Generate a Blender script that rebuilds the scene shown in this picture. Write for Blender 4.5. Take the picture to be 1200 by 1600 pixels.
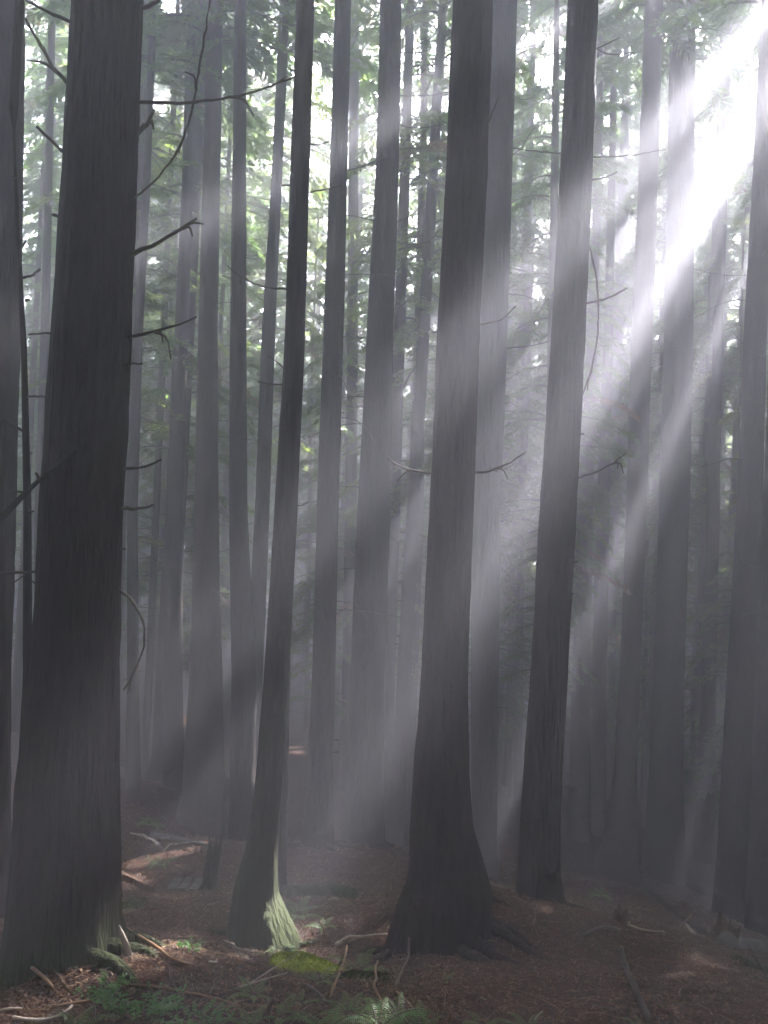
import bpy, math, random
import numpy as np
from mathutils import Vector, Matrix

# ------------------------------------------------------------------ scene, camera, light
scene = bpy.context.scene
col = scene.collection
for o in list(bpy.data.objects):
    bpy.data.objects.remove(o)

W, H = 1200.0, 1600.0
F = 1256.0
ROLL = math.radians(2.2)
PITCH = math.radians(2.0)
right = Vector((math.cos(ROLL), 0, math.sin(ROLL)))
fwd0 = Vector((0, math.cos(PITCH), math.sin(PITCH)))
back = -fwd0
# orthonormal frame: roll about the viewing axis
r0 = Vector((1, 0, 0)); u0 = r0.cross(fwd0)
right = (r0 * math.cos(ROLL) + u0 * math.sin(ROLL)).normalized()
up = right.cross(fwd0).normalized()
cam_data = bpy.data.cameras.new("camera")
cam_data.sensor_fit = 'VERTICAL'
cam_data.sensor_height = 36.0
cam_data.lens = 36.0 * F / H
cam_data.clip_start = 0.05
cam_data.clip_end = 800
cam = bpy.data.objects.new("camera", cam_data)
col.objects.link(cam)
cam.matrix_world = Matrix(((right.x, up.x, back.x, 0), (right.y, up.y, back.y, 0), (right.z, up.z, back.z, 0), (0, 0, 0, 1)))
scene.camera = cam


def ray(x, y):
    d = fwd0 + right * ((x - W / 2) / F) - up * ((y - H / 2) / F)
    return np.array(d)


def P(x, y, D):
    """world point seen at photo pixel (x, y) at D metres in front (world y)"""
    d = ray(x, y)
    return d * (D / d[1])


SUNV = ray(1480, -300)
SUNV = SUNV / np.linalg.norm(SUNV)
sun_el = math.asin(SUNV[2])
sun_az = math.atan2(SUNV[0], SUNV[1])

EXPOSURE = 5.65
SUN_E = 5.0
SKY = 0.020
HAZE = 0.026
HAZE_G = 0.5

sun = bpy.data.lights.new("sun", 'SUN')
sun.energy = SUN_E
sun.angle = math.radians(0.5)
sun.color = (1.0, 0.96, 0.93)
so = bpy.data.objects.new("sun", sun)
so.rotation_euler = Vector(SUNV).to_track_quat('Z', 'Y').to_euler()
so.location = Vector(SUNV) * 60
col.objects.link(so)

world = bpy.data.worlds.new("World")
scene.world = world
world.use_nodes = True
wn = world.node_tree
wn.nodes.clear()
sky = wn.nodes.new("ShaderNodeTexSky")
sky.sky_type = 'NISHITA'
sky.sun_disc = False
sky.sun_elevation = sun_el
sky.sun_rotation = sun_az
bg = wn.nodes.new("ShaderNodeBackground")
bg.inputs['Strength'].default_value = SKY
wo = wn.nodes.new("ShaderNodeOutputWorld")
wn.links.new(sky.outputs[0], bg.inputs[0])
wn.links.new(bg.outputs[0], wo.inputs[0])

vs = scene.view_settings
vs.view_transform = 'Standard'
vs.look = 'None'
vs.exposure = EXPOSURE
vs.gamma = 1
vs.use_curve_mapping = False
cy = scene.cycles
cy.max_bounces = 6
cy.diffuse_bounces = 2
cy.glossy_bounces = 1
cy.transmission_bounces = 3
cy.transparent_max_bounces = 4
cy.volume_bounces = 1
cy.use_denoising = True
cy.use_adaptive_sampling = False
cy.sample_clamp_indirect = 4.0
cy.caustics_reflective = False
cy.caustics_refractive = False

# ------------------------------------------------------------------ beams: openings in the canopy towards the sun
# (photo x, photo y, distance, radius): a point the sunlight reaches
BEAMS = [
    (862, 690, 11.6, 0.46), (948, 640, 12.3, 0.16), (800, 620, 11.6, 0.2),   # the main shaft
    (1010, 800, 12.4, 0.18), (1060, 690, 12.8, 0.16),
    (905, 985, 13.0, 0.12),
    (1022, 655, 13.0, 0.14),
    (1150, 1010, 12.6, 0.15),
    (600, 190, 11.4, 0.26), (527, 232, 11.4, 0.14),
    (780, 665, 12.2, 0.13),
    (540, 1020, 10.8, 0.2), (450, 1080, 9.9, 0.14),
    (328, 330, 13.5, 0.24), (345, 600, 12.5, .14), (400, 260, 12.5, .12),
    (320, 960, 13.5, 0.3), (250, 1130, 15, .3),
    (650, 560, 24, .6), (560, 620, 26, .6), (480, 300, 28, .9), (420, 560, 28, .7), (300, 520, 24, .6), (240, 330, 27, .9), (640, 230, 30, 1.0), (810, 420, 30, .8), (700, 880, 26, .5), (950, 560, 30, .7), (820, 900, 28, .6), (1080, 860, 30, .6), (230, 700, 26, .5), (380, 880, 25, .5),
    (560, 150, 30, .9), (350, 160, 30, .8), (830, 200, 32, .8), (1000, 700, 34, .8), (620, 950, 30, .7), (500, 850, 32, .7), (800, 650, 34, .8), (80, 500, 28, .7),
    (250, 1483, 5.15, 0.15), (206, 1450, 5.1, 0.05),    # bright litter beside the big trunk
    (500, 1507, 6.5, 0.11), (565, 1478, 7.1, 0.10),
    (440, 1180, 7.25, 0.035), (454, 1040, 7.25, 0.035),
    (300, 1322, 12.0, 0.35), (225, 1340, 10.5, .22),
    (640, 1288, 20, 0.45), (205, 1200, 18, .4),
    (60, 1588, 4.3, 0.09),
    (1165, 1474, 10.4, 0.14), (990, 1458, 8.4, 0.08), (775, 1365, 10, .10),
    (450, 1575, 4.6, .07), (350, 1430, 7.5, .05),
    (486, 300, 7.25, .04), (466, 700, 7.25, .03),
    (600, 560, 11.2, .13), (560, 760, 10.8, .14), (480, 900, 10.2, .12), (540, 380, 11.6, .14), (640, 700, 11.4, .16), (420, 980, 10.4, .14), (380, 700, 11.5, .14), (990, 560, 13.0, .12), (1120, 720, 13.0, .14), (770, 560, 13.2, .15), (620, 1080, 10.5, .15),
    (1090, 900, 24, .8), (1150, 720, 27, .9), (965, 1000, 24, .7), (1040, 1060, 22, .6), (850, 1080, 22, .6), (1180, 950, 22, .7), (690, 1000, 21, .5), (930, 800, 30, .9),
    (262, 1318, 11.3, .3), (300, 1314, 11.6, .2), (232, 1345, 10.6, .2), (635, 1292, 18.5, .5), (210, 1430, 7.6, .1), (1010, 1462, 8.2, .07),
]
BP = np.array([P(x, y, d) for x, y, d, r in BEAMS])
BR = np.array([r for *_, r in BEAMS])     # room kept free of stems
BPL = BP.copy(); BPL[0] = P(862, 690, 12.45); BPL[1] = P(948, 640, 12.9)
BL = BR.copy()                              # opening between the leaves
BL[[0, 1, 3, 5]] *= (1.25, 1.1, 1.4, 1.5)
BL[[4, 6, 8, 13]] *= 1.25
# openings in the foliage through which the sky shows (photo x, y, angular radius in px)
HOLES = [(1128, 300, 15), (1112, 340, 12), (1150, 262, 9), (1157, 372, 10), (1105, 200, 7), (850, 110, 20),
         (866, 70, 15), (838, 60, 11), (832, 455, 14), (818, 512, 10), (268, 6, 16), (549, 457, 4), (706, 103, 10), (1190, 25, 13),
         (978, 82, 8), (935, 140, 8), (950, 190, 9), (985, 215, 10), (1112, 92, 7), (505, 60, 7), (495, 110, 8), (505, 205, 7), (72, 700, 6), (67, 735, 6)]
HD = np.array([ray(x, y) / np.linalg.norm(ray(x, y)) for x, y, r in HOLES])
HR = np.array([r / F for *_, r in HOLES])


def in_gap(C, rng, margin=0.0):
    """True where a leaf at C would close an opening"""
    C = np.asarray(C)
    out = np.zeros(len(C), bool)
    nz = rng.uniform(.75, 1.18, len(C))
    cm = (C.min(0) + C.max(0)) / 2; ext = np.linalg.norm(C.max(0) - C.min(0)) / 2
    for p, r in zip(BPL, BL):
        dm = cm - p; tm = dm @ SUNV
        if np.linalg.norm(dm - tm * SUNV) > ext + r * 1.3 + margin: continue
        d = C - p
        t = d @ SUNV
        q = d - t[:, None] * SUNV
        out |= (t > 1.0) & ((q * q).sum(1) < (r * nz + margin * min(.8, max(.3, r / .3))) ** 2)
    n = C / np.linalg.norm(C, axis=1)[:, None]
    for h, r in zip(HD, HR):
        c = n @ h
        out |= (1 - c) * 2 < (r * nz) ** 2
    return out


def stem_blocks(x, y, r=.2, top=30):
    """True where an upright stem at x, y would stand in a light shaft"""
    sx, sy, sz = SUNV
    h = math.hypot(sx, sy)
    dx, dy = x - BP[:, 0], y - BP[:, 1]
    t = (dx * sx + dy * sy) / h
    q = np.abs(dx * sy - dy * sx) / h
    z = BP[:, 2] + t / h * sz
    main = np.isin(np.arange(len(BR)), (0, 1, 2, 3, 5, 8, 11))
    return bool((main & (t > .5) & (z < top) & (q < r * .7 + BR * .35)).any())


# ------------------------------------------------------------------ noise
def hash2(ix, iy, seed):
    h = (ix.astype(np.int64) * 374761393 + iy.astype(np.int64) * 668265263 + seed * 1442695041) & 0xFFFFFFFF
    h = ((h ^ (h >> 13)) * 1274126177) & 0xFFFFFFFF
    return ((h ^ (h >> 16)) & 0xFFFF) / 65535.0


def noise2(x, y, seed=0):
    xi = np.floor(x); yi = np.floor(y)
    fx = x - xi; fy = y - yi
    fx = fx * fx * (3 - 2 * fx); fy = fy * fy * (3 - 2 * fy)
    a = hash2(xi, yi, seed); b = hash2(xi + 1, yi, seed)
    c = hash2(xi, yi + 1, seed); d = hash2(xi + 1, yi + 1, seed)
    return (a * (1 - fx) + b * fx) * (1 - fy) + (c * (1 - fx) + d * fx) * fy - .5


# ------------------------------------------------------------------ ground height
ANCH = [(100, 1495, 5.0), (185, 1490, 5.05), (0, 1520, 4.9), (400, 1478, 7.2), (475, 1478, 7.0), (345, 1440, 7.4), (690, 1452, 6.9), (603, 1482, 6.7),
        (780, 1402, 7.3), (845, 1402, 8.8), (885, 1406, 8.8), (812, 1400, 8.8), (495, 1325, 12), (568, 1322, 12.8), (372, 1320, 13), (315, 1292, 15),
        (757, 1372, 12.8), (1038, 1412, 20.5), (970, 1352, 19.2), (1145, 1422, 14.7), (1000, 1400, 13.5), (1215, 1462, 13.3), (632, 1280, 20),
        (250, 1600, 4.25), (600, 1600, 4.4), (900, 1600, 4.7), (1180, 1600, 5.0), (0, 1600, 4.2), (950, 1432, 9.0),
        (1060, 1462, 8.6), (1170, 1490, 9.3), (250, 1480, 5.4), (490, 1505, 6.2), (560, 1480, 6.9), (240, 1205, 15.8),
        (325, 1392, 10.5), (280, 1400, 9.3), (500, 1405, 9.6), (440, 1392, 9.8), (300, 1322, 12.0), (-300, 1600, 4.6), (1500, 1640, 5.5), (-300, 1330, 9),
        (850, 1470, 7.2), (1000, 1530, 6.3), (200, 1420, 7.5)]
AP = np.array([P(*a) for a in ANCH] + [np.array((0, 0, -1.6)), np.array((-4, 0, -1.5)), np.array((4, 0, -1.8)), np.array((0, -4, -0.9)), np.array((8, 4, -3.2)), np.array((-9, 12, -4.3)), np.array((13, 14, -6.3))])


def _phi(r):
    return np.sqrt(r * r + .6)


def _fit():
    n = len(AP)
    r = np.linalg.norm(AP[:, None, :2] - AP[None, :, :2], axis=2)
    A = np.zeros((n + 3, n + 3))
    A[:n, :n] = _phi(r) - .02 * np.eye(n)
    A[:n, n] = 1; A[:n, n + 1:n + 3] = AP[:, :2]
    A[n:, :n] = A[:n, n:].T
    b = np.zeros(n + 3); b[:n] = AP[:, 2]
    return np.linalg.solve(A, b)


_w = _fit()


def sstep(a, b, x):
    t = np.clip((x - a) / (b - a), 0, 1)
    return t * t * (3 - 2 * t)


def ground(x, y, detail=True):
    x = np.atleast_1d(np.asarray(x, float)); y = np.atleast_1d(np.asarray(y, float))
    n = len(AP)
    xc = np.clip(x, -12, 14); yc = np.clip(y, -4, 21)
    z = np.full(x.shape, _w[n]) + _w[n + 1] * xc + _w[n + 2] * yc
    for i in range(n):
        z = z + _w[i] * _phi(np.hypot(xc - AP[i, 0], yc - AP[i, 1]))
    far = -6.9 - .17 * np.clip(x, -9, 10) - .045 * (y - 21)
    far = np.where(y > 70, far + .012 * (y - 70) ** 1.35, far)
    z = z * (1 - sstep(13, 22, y)) + far * sstep(13, 22, y)
    z = z - .02 * (x - xc)
    if detail:
        z = z + .10 * noise2(x * .9, y * .9, 3) + .06 * noise2(x * 2.3, y * 2.3, 5) + .035 * noise2(x * 6, y * 6, 7) + .022 * noise2(x * 15, y * 15, 9)
    return z


def gz(x, y):
    return float(ground(x, y)[0])


# ------------------------------------------------------------------ materials
def mat(name):
    m = bpy.data.materials.new(name)
    m.use_nodes = True
    m.node_tree.nodes.clear()
    return m, m.node_tree.nodes, m.node_tree.links


def ramp(nd, stops):
    r = nd.new("ShaderNodeValToRGB")
    el = r.color_ramp.elements
    while len(el) < len(stops):
        el.new(.5)
    for e, (p, c) in zip(el, stops):
        e.position = p; e.color = (*c, 1)
    return r


def bark(name, dark, light, scale=1.0, moss=0.0, rough=.9, bump=.8, foot=0.0):
    m, nd, lk = mat(name)
    tc = nd.new("ShaderNodeTexCoord")
    mp = nd.new("ShaderNodeMapping"); mp.inputs['Scale'].default_value = (14 * scale, 14 * scale, 1.6 * scale)
    lk.new(tc.outputs['Object'], mp.inputs[0])
    n1 = nd.new("ShaderNodeTexNoise"); n1.inputs['Scale'].default_value = 1.6; n1.inputs['Detail'].default_value = 6; n1.inputs['Roughness'].default_value = .65
    lk.new(mp.outputs[0], n1.inputs['Vector'])
    v = nd.new("ShaderNodeTexVoronoi"); v.inputs['Scale'].default_value = 1.3; v.feature = 'DISTANCE_TO_EDGE'
    lk.new(mp.outputs[0], v.inputs['Vector'])
    n2 = nd.new("ShaderNodeTexNoise"); n2.inputs['Scale'].default_value = .9; n2.inputs['Detail'].default_value = 3
    lk.new(tc.outputs['Object'], n2.inputs['Vector'])
    r = ramp(nd, [(.3, dark), (.75, light)])
    lk.new(n1.outputs['Fac'], r.inputs[0])
    mx = nd.new("ShaderNodeMix"); mx.data_type = 'RGBA'
    mr = nd.new("ShaderNodeMapRange"); mr.inputs[1].default_value = .62 - .25 * moss; mr.inputs[2].default_value = .72 - .25 * moss; mr.inputs[4].default_value = min(1, .35 + moss)
    lk.new(n2.outputs['Fac'], mr.inputs[0])
    if foot > 0:
        sp = nd.new("ShaderNodeSeparateXYZ"); lk.new(tc.outputs['Object'], sp.inputs[0])
        fr = nd.new("ShaderNodeMapRange"); fr.inputs[1].default_value = foot; fr.inputs[2].default_value = 0; fr.inputs[3].default_value = 0; fr.inputs[4].default_value = 1.1
        lk.new(sp.outputs[2], fr.inputs[0])
        fm = nd.new("ShaderNodeMath"); fm.operation = 'MULTIPLY'; lk.new(fr.outputs[0], fm.inputs[0]); lk.new(n2.outputs['Fac'], fm.inputs[1])
        fa = nd.new("ShaderNodeMath"); fa.operation = 'MULTIPLY_ADD'; fa.use_clamp = True; lk.new(fm.outputs[0], fa.inputs[0]); fa.inputs[1].default_value = 2.0; lk.new(mr.outputs[0], fa.inputs[2])
        lk.new(fa.outputs[0], mx.inputs[0])
    else:
        lk.new(mr.outputs[0], mx.inputs[0])
    lk.new(r.outputs[0], mx.inputs[6]); mx.inputs[7].default_value = (.026, .036, .009, 1)
    b = nd.new("ShaderNodeBsdfPrincipled"); b.inputs['Roughness'].default_value = rough
    b.inputs['Specular IOR Level'].default_value = .25
    lk.new(mx.outputs[2], b.inputs['Base Color'])
    ad = nd.new("ShaderNodeMath"); ad.operation = 'MULTIPLY_ADD'
    lk.new(v.outputs[0], ad.inputs[0]); ad.inputs[1].default_value = 1.2; lk.new(n1.outputs['Fac'], ad.inputs[2])
    bp = nd.new("ShaderNodeBump"); bp.inputs['Strength'].default_value = bump; bp.inputs['Distance'].default_value = .03
    lk.new(ad.outputs[0], bp.inputs['Height']); lk.new(bp.outputs[0], b.inputs['Normal'])
    o = nd.new("ShaderNodeOutputMaterial"); lk.new(b.outputs[0], o.inputs[0])
    return m


def leafmat(name, c1, c2, trans=.55, rough=.45, spec=.4):
    m, nd, lk = mat(name)
    g = nd.new("ShaderNodeTexCoord")
    n = nd.new("ShaderNodeTexNoise"); n.inputs['Scale'].default_value = 1.1; n.inputs['Detail'].default_value = 5
    lk.new(g.outputs['Object'], n.inputs['Vector'])
    r = ramp(nd, [(.35, c1), (.65, c2)]); lk.new(n.outputs['Fac'], r.inputs[0])
    b = nd.new("ShaderNodeBsdfPrincipled"); b.inputs['Roughness'].default_value = rough
    b.inputs['Specular IOR Level'].default_value = spec
    lk.new(r.outputs[0], b.inputs['Base Color'])
    t = nd.new("ShaderNodeBsdfTranslucent")
    h = nd.new("ShaderNodeMix"); h.data_type = 'RGBA'; h.blend_type = 'MULTIPLY'; h.inputs[0].default_value = 1
    lk.new(r.outputs[0], h.inputs[6]); h.inputs[7].default_value = (2.0, 2.1, 1.3, 1)
    lk.new(h.outputs[2], t.inputs[0])
    mx = nd.new("ShaderNodeMixShader"); mx.inputs[0].default_value = trans
    lk.new(b.outputs[0], mx.inputs[1]); lk.new(t.outputs[0], mx.inputs[2])
    o = nd.new("ShaderNodeOutputMaterial"); lk.new(mx.outputs[0], o.inputs[0])
    return m


def plain(name, c, rough=.85, spec=.3, var=.35):
    m, nd, lk = mat(name)
    g = nd.new("ShaderNodeTexCoord")
    n = nd.new("ShaderNodeTexNoise"); n.inputs['Scale'].default_value = 9; n.inputs['Detail'].default_value = 5
    lk.new(g.outputs['Object'], n.inputs['Vector'])
    r = ramp(nd, [(.3, tuple(k * (1 - var) for k in c)), (.7, tuple(min(1, k * (1 + var)) for k in c))])
    lk.new(n.outputs['Fac'], r.inputs[0])
    b = nd.new("ShaderNodeBsdfPrincipled"); b.inputs['Roughness'].default_value = rough
    b.inputs['Specular IOR Level'].default_value = spec
    lk.new(r.outputs[0], b.inputs['Base Color'])
    bp = nd.new("ShaderNodeBump"); bp.inputs['Strength'].default_value = .4; bp.inputs['Distance'].default_value = .01
    lk.new(n.outputs['Fac'], bp.inputs['Height']); lk.new(bp.outputs[0], b.inputs['Normal'])
    o = nd.new("ShaderNodeOutputMaterial"); lk.new(b.outputs[0], o.inputs[0])
    return m


M_BARK = bark("bark_brown", (.009, .006, .006), (.042, .029, .025))
M_BARK2 = bark("bark_cedar", (.006, .004, .004), (.036, .022, .016), scale=1.3, bump=1.0, foot=.5)
M_BARKM = bark("bark_mossy", (.009, .008, .006), (.036, .030, .017), moss=.2, foot=1.3)
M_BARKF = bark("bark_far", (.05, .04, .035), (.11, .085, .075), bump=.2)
M_TWIG = plain("dead_twig", (.075, .058, .045), spec=.4, rough=.6)
M_LEAF = leafmat("hemlock_green", (.055, .10, .025), (.11, .16, .045), trans=.7)
M_LEAF2 = leafmat("hemlock_pale", (.08, .12, .03), (.15, .18, .05), trans=.65)
M_DRY = leafmat("dry_foliage", (.12, .07, .035), (.16, .10, .05))
M_FERN = leafmat("fern_green", (.06, .15, .04), (.11, .23, .06), trans=.4)
M_FERN2 = leafmat("shrub_green", (.04, .12, .03), (.10, .20, .05), trans=.4)
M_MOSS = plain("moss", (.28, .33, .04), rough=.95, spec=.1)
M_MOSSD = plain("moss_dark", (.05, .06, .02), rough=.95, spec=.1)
M_PALE = plain("bleached_wood", (.38, .32, .27), spec=.35)
M_GREYW = plain("grey_wood", (.09, .085, .08), var=.5)
M_ORANGE = plain("orange_stick", (.17, .095, .045), spec=.35, rough=.55)
M_STICK = plain("stick_brown", (.12, .085, .06), spec=.35, rough=.6)
M_DARKW = plain("wet_dark_wood", (.05, .04, .035), rough=.45, spec=.5)
M_ROT = bark("rotten_wood", (.035, .022, .015), (.13, .075, .04), scale=1.4)
M_LIT = [plain("litter_brown", (.065, .034, .022)), plain("litter_rust", (.11, .052, .026)), plain("litter_tan", (.19, .125, .075)), plain("litter_dark", (.04, .026, .02))]


def ground_mat():
    m, nd, lk = mat("forest_floor")
    g = nd.new("ShaderNodeTexCoord")
    n1 = nd.new("ShaderNodeTexNoise"); n1.inputs['Scale'].default_value = 14; n1.inputs['Detail'].default_value = 8; n1.inputs['Roughness'].default_value = .7
    n2 = nd.new("ShaderNodeTexNoise"); n2.inputs['Scale'].default_value = .9; n2.inputs['Detail'].default_value = 4
    n3 = nd.new("ShaderNodeTexNoise"); n3.inputs['Scale'].default_value = 70; n3.inputs['Detail'].default_value = 4
    for n in (n1, n2, n3):
        lk.new(g.outputs['Object'], n.inputs['Vector'])
    r = ramp(nd, [(.28, (.014, .007, .005)), (.5, (.055, .022, .013)), (.72, (.125, .052, .029))])
    lk.new(n1.outputs['Fac'], r.inputs[0])
    mr = nd.new("ShaderNodeMapRange"); mr.inputs[1].default_value = .56; mr.inputs[2].default_value = .70; mr.inputs[4].default_value = .6
    lk.new(n2.outputs['Fac'], mr.inputs[0])
    mx = nd.new("ShaderNodeMix"); mx.data_type = 'RGBA'
    lk.new(mr.outputs[0], mx.inputs[0]); lk.new(r.outputs[0], mx.inputs[6]); mx.inputs[7].default_value = (.035, .045, .018, 1)
    b = nd.new("ShaderNodeBsdfPrincipled"); b.inputs['Roughness'].default_value = .95; b.inputs['Specular IOR Level'].default_value = .15
    lk.new(mx.outputs[2], b.inputs['Base Color'])
    ad = nd.new("ShaderNodeMath"); ad.operation = 'ADD'; lk.new(n1.outputs['Fac'], ad.inputs[0]); lk.new(n3.outputs['Fac'], ad.inputs[1])
    bp = nd.new("ShaderNodeBump"); bp.inputs['Strength'].default_value = .9; bp.inputs['Distance'].default_value = .05
    lk.new(ad.outputs[0], bp.inputs['Height']); lk.new(bp.outputs[0], b.inputs['Normal'])
    o = nd.new("ShaderNodeOutputMaterial"); lk.new(b.outputs[0], o.inputs[0])
    return m


# ------------------------------------------------------------------ mesh helpers
class MB:
    def __init__(self):
        self.v = []; self.f = []; self.m = []; self.n = 0

    def add(self, v, f, mi=0):
        v = np.asarray(v, float).reshape(-1, 3); f = np.asarray(f, np.int64).reshape(-1, 4)
        self.v.append(v); self.f.append(f + self.n); self.m.append(np.full(len(f), mi, np.int32)); self.n += len(v)

    def mesh(self, name, mats, smooth=True, origin=(0, 0, 0)):
        v = np.concatenate(self.v) - np.asarray(origin)[None]; f = np.concatenate(self.f); mi = np.concatenate(self.m)
        me = bpy.data.meshes.new(name)
        me.vertices.add(len(v)); me.vertices.foreach_set("co", v.astype(np.float32).ravel())
        tri = f[:, 2] == f[:, 3]
        if tri.any():
            cnt = np.where(tri, 3, 4)
            keep = np.ones(f.shape, bool); keep[tri, 3] = False
            loops = f[keep]
        else:
            cnt = np.full(len(f), 4); loops = f.ravel()
        st = np.concatenate(([0], np.cumsum(cnt)[:-1]))
        me.loops.add(len(loops)); me.loops.foreach_set("vertex_index", loops.astype(np.int32))
        me.polygons.add(len(f)); me.polygons.foreach_set("loop_start", st.astype(np.int32)); me.polygons.foreach_set("loop_total", cnt.astype(np.int32))
        me.polygons.foreach_set("material_index", mi)
        me.polygons.foreach_set("use_smooth", np.full(len(f), smooth))
        for m in mats:
            me.materials.append(m)
        me.update(calc_edges=True)
        return me

    def build(self, name, mats, parent=None, smooth=True, origin=None):
        if origin is None:
            origin = parent.location[:] if parent else (0, 0, 0)
        if not isinstance(mats, (list, tuple)):
            mats = [mats]
        me = self.mesh(name, mats, smooth, origin)
        o = bpy.data.objects.new(name, me)
        col.objects.link(o)
        if parent:
            o.parent = parent
        else:
            o.location = origin
        return o


def tag(o, label=None, cat=None, group=None, kind=None):
    if label: o['label'] = label
    if cat: o['category'] = cat
    if group: o['group'] = group
    if kind: o['kind'] = kind
    return o


def thing(name, loc, label, cat, group=None):
    o = bpy.data.objects.new(name, None)
    o.empty_display_size = .2
    o.location = [float(k) for k in loc]
    col.objects.link(o)
    return tag(o, label, cat, group)


def tube(pts, rad, seg=8, cap=True, warp=None):
    """swept tube; warp(i, theta) -> radius factor"""
    pts = np.asarray(pts, float); n = len(pts); rad = np.broadcast_to(np.asarray(rad, float), (n,))
    t = np.gradient(pts, axis=0); t /= np.linalg.norm(t, axis=1)[:, None] + 1e-9
    ref = np.array((0.0, 1, 0)) if abs(t[:, 1].mean()) < .8 else np.array((1.0, 0, 0))
    a = np.cross(t, ref); a /= np.linalg.norm(a, axis=1)[:, None] + 1e-9
    b = np.cross(t, a)
    th = np.linspace(0, 2 * math.pi, seg, endpoint=False)
    R = rad[:, None] * np.ones((n, seg))
    if warp is not None:
        R = R * warp(n, th)
    v = pts[:, None] + R[..., None] * (a[:, None] * np.cos(th)[None, :, None] + b[:, None] * np.sin(th)[None, :, None])
    idx = np.arange(n * seg).reshape(n, seg)
    q = np.stack([idx[:-1], np.roll(idx, -1, 1)[:-1], np.roll(idx, -1, 1)[1:], idx[1:]], -1).reshape(-1, 4)
    v = v.reshape(-1, 3)
    if cap:
        c0 = len(v); v = np.vstack([v, pts[0], pts[-1]])
        k = np.arange(seg); k2 = (k + 1) % seg
        f0 = np.stack([np.full(seg, c0), k2, k, k], -1)
        l = (n - 1) * seg
        f1 = np.stack([np.full(seg, c0 + 1), l + k, l + k2, l + k2], -1)
        q = np.vstack([q, f0, f1])
    return v, q


def smooth_path(pts, n):
    """Catmull-like resample of control points"""
    pts = np.asarray(pts, float)
    if len(pts) == 2:
        t = np.linspace(0, 1, n)[:, None]
        return pts[0] * (1 - t) + pts[1] * t
    d = np.concatenate(([0], np.cumsum(np.linalg.norm(np.diff(pts, axis=0), axis=1))))
    m = np.gradient(pts, d, axis=0)
    s = np.linspace(0, d[-1], n)
    i = np.clip(np.searchsorted(d, s, side='right') - 1, 0, len(d) - 2)
    h = (d[i + 1] - d[i])[:, None]; t = ((s - d[i]) / (d[i + 1] - d[i]))[:, None]
    return ((2 * t**3 - 3 * t**2 + 1) * pts[i] + (t**3 - 2 * t**2 + t) * h * m[i] + (-2 * t**3 + 3 * t**2) * pts[i + 1] + (t**3 - t**2) * h * m[i + 1])


def leaves(C, D, N, L, Wd, rng):
    """rhombic sprays: centres C, directions D, normals N"""
    n = len(C)
    D = D / (np.linalg.norm(D, axis=1)[:, None] + 1e-9)
    S = np.cross(D, N); S /= np.linalg.norm(S, axis=1)[:, None] + 1e-9
    L = L * rng.uniform(.6, 1.3, n)[:, None]; w = Wd * rng.uniform(.6, 1.3, n)[:, None]
    v = np.stack([C - D * L * .5, C + S * w * .5 - D * L * .08, C + D * L * .5, C - S * w * .5 - D * L * .08], 1).reshape(-1, 3)
    f = np.arange(4 * n).reshape(n, 4)
    return v, f


def crown_geo(mb, rng, base, axis_top, z0, z1, rmax, nb, nl, L=.2, Wd=.07, cut=True, dry=.03, woody=True, leafmi=0):
    """base, axis_top: xyz of stem foot and tip; branches between heights z0, z1"""
    base = np.asarray(base); top = np.asarray(axis_top)
    zz = np.sort(rng.uniform(z0, z1, nb))
    AC, AD, AN, AM = [], [], [], []
    for z in zz:
        k = (z - base[2]) / (top[2] - base[2])
        o = base + (top - base) * k
        t = (z - z0) / (z1 - z0 + 1e-6)
        Lb = rmax * min(1, .55 + 1.2 * t) * (1 - t * .92) ** .7 * rng.uniform(.55, 1.1)
        a = rng.uniform(0, 2 * math.pi)
        out = np.array((math.cos(a), math.sin(a), 0)); lat = np.array((-out[1], out[0], 0))
        rise = rng.uniform(.05, .35); dr = rng.uniform(.35, .75)
        n = max(6, int(nl * (Lb / rmax)))
        s = np.sqrt(rng.uniform(.03, 1, n))
        wb = .36 * Lb * (1.05 - s) * (.5 + s)
        u = rng.uniform(-1, 1, n)
        # sprays grouped along side branchlets
        s = np.round(s * 14) / 14 + rng.normal(0, .012, n)
        C = o + out * (s * Lb)[:, None] + lat * (u * wb)[:, None] + out * (np.abs(u) * wb * .5)[:, None]
        C[:, 2] += Lb * (rise * s - dr * s * s) - np.abs(u) * wb * .45 + rng.normal(0, .035, n)
        D = out[None] * rng.uniform(.3, 1, n)[:, None] + lat * (np.sign(u) * rng.uniform(.3, 1.0, n))[:, None]
        D[:, 2] -= rng.uniform(.0, .8, n)
        N = rng.normal(0, .45, (n, 3)); N[:, 2] += 1
        AC.append(C); AD.append(D); AN.append(N); AM.append(np.full(len(C), 2 if rng.random() < dry else leafmi))
        if woody and not (cut and in_gap((o + out * Lb * .3)[None], rng)[0]):
            ss = np.linspace(0, .95, 6)
            pth = o + out * (ss * Lb)[:, None]
            pth[:, 2] += Lb * (rise * ss - dr * ss * ss)
            v, q = tube(pth, np.linspace(.02 + .006 * Lb, .004, 6), 4, cap=False)
            mb.add(v, q, 1)
    C = np.concatenate(AC); D = np.concatenate(AD); N = np.concatenate(AN); M = np.concatenate(AM)
    if cut:
        ok = ~in_gap(C, rng, L * .3)
        C, D, N, M = C[ok], D[ok], N[ok], M[ok]
    for mi in np.unique(M):
        k = M == mi
        v, f = leaves(C[k], D[k], N[k], L, Wd, rng)
        mb.add(v, f, int(mi))


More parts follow.
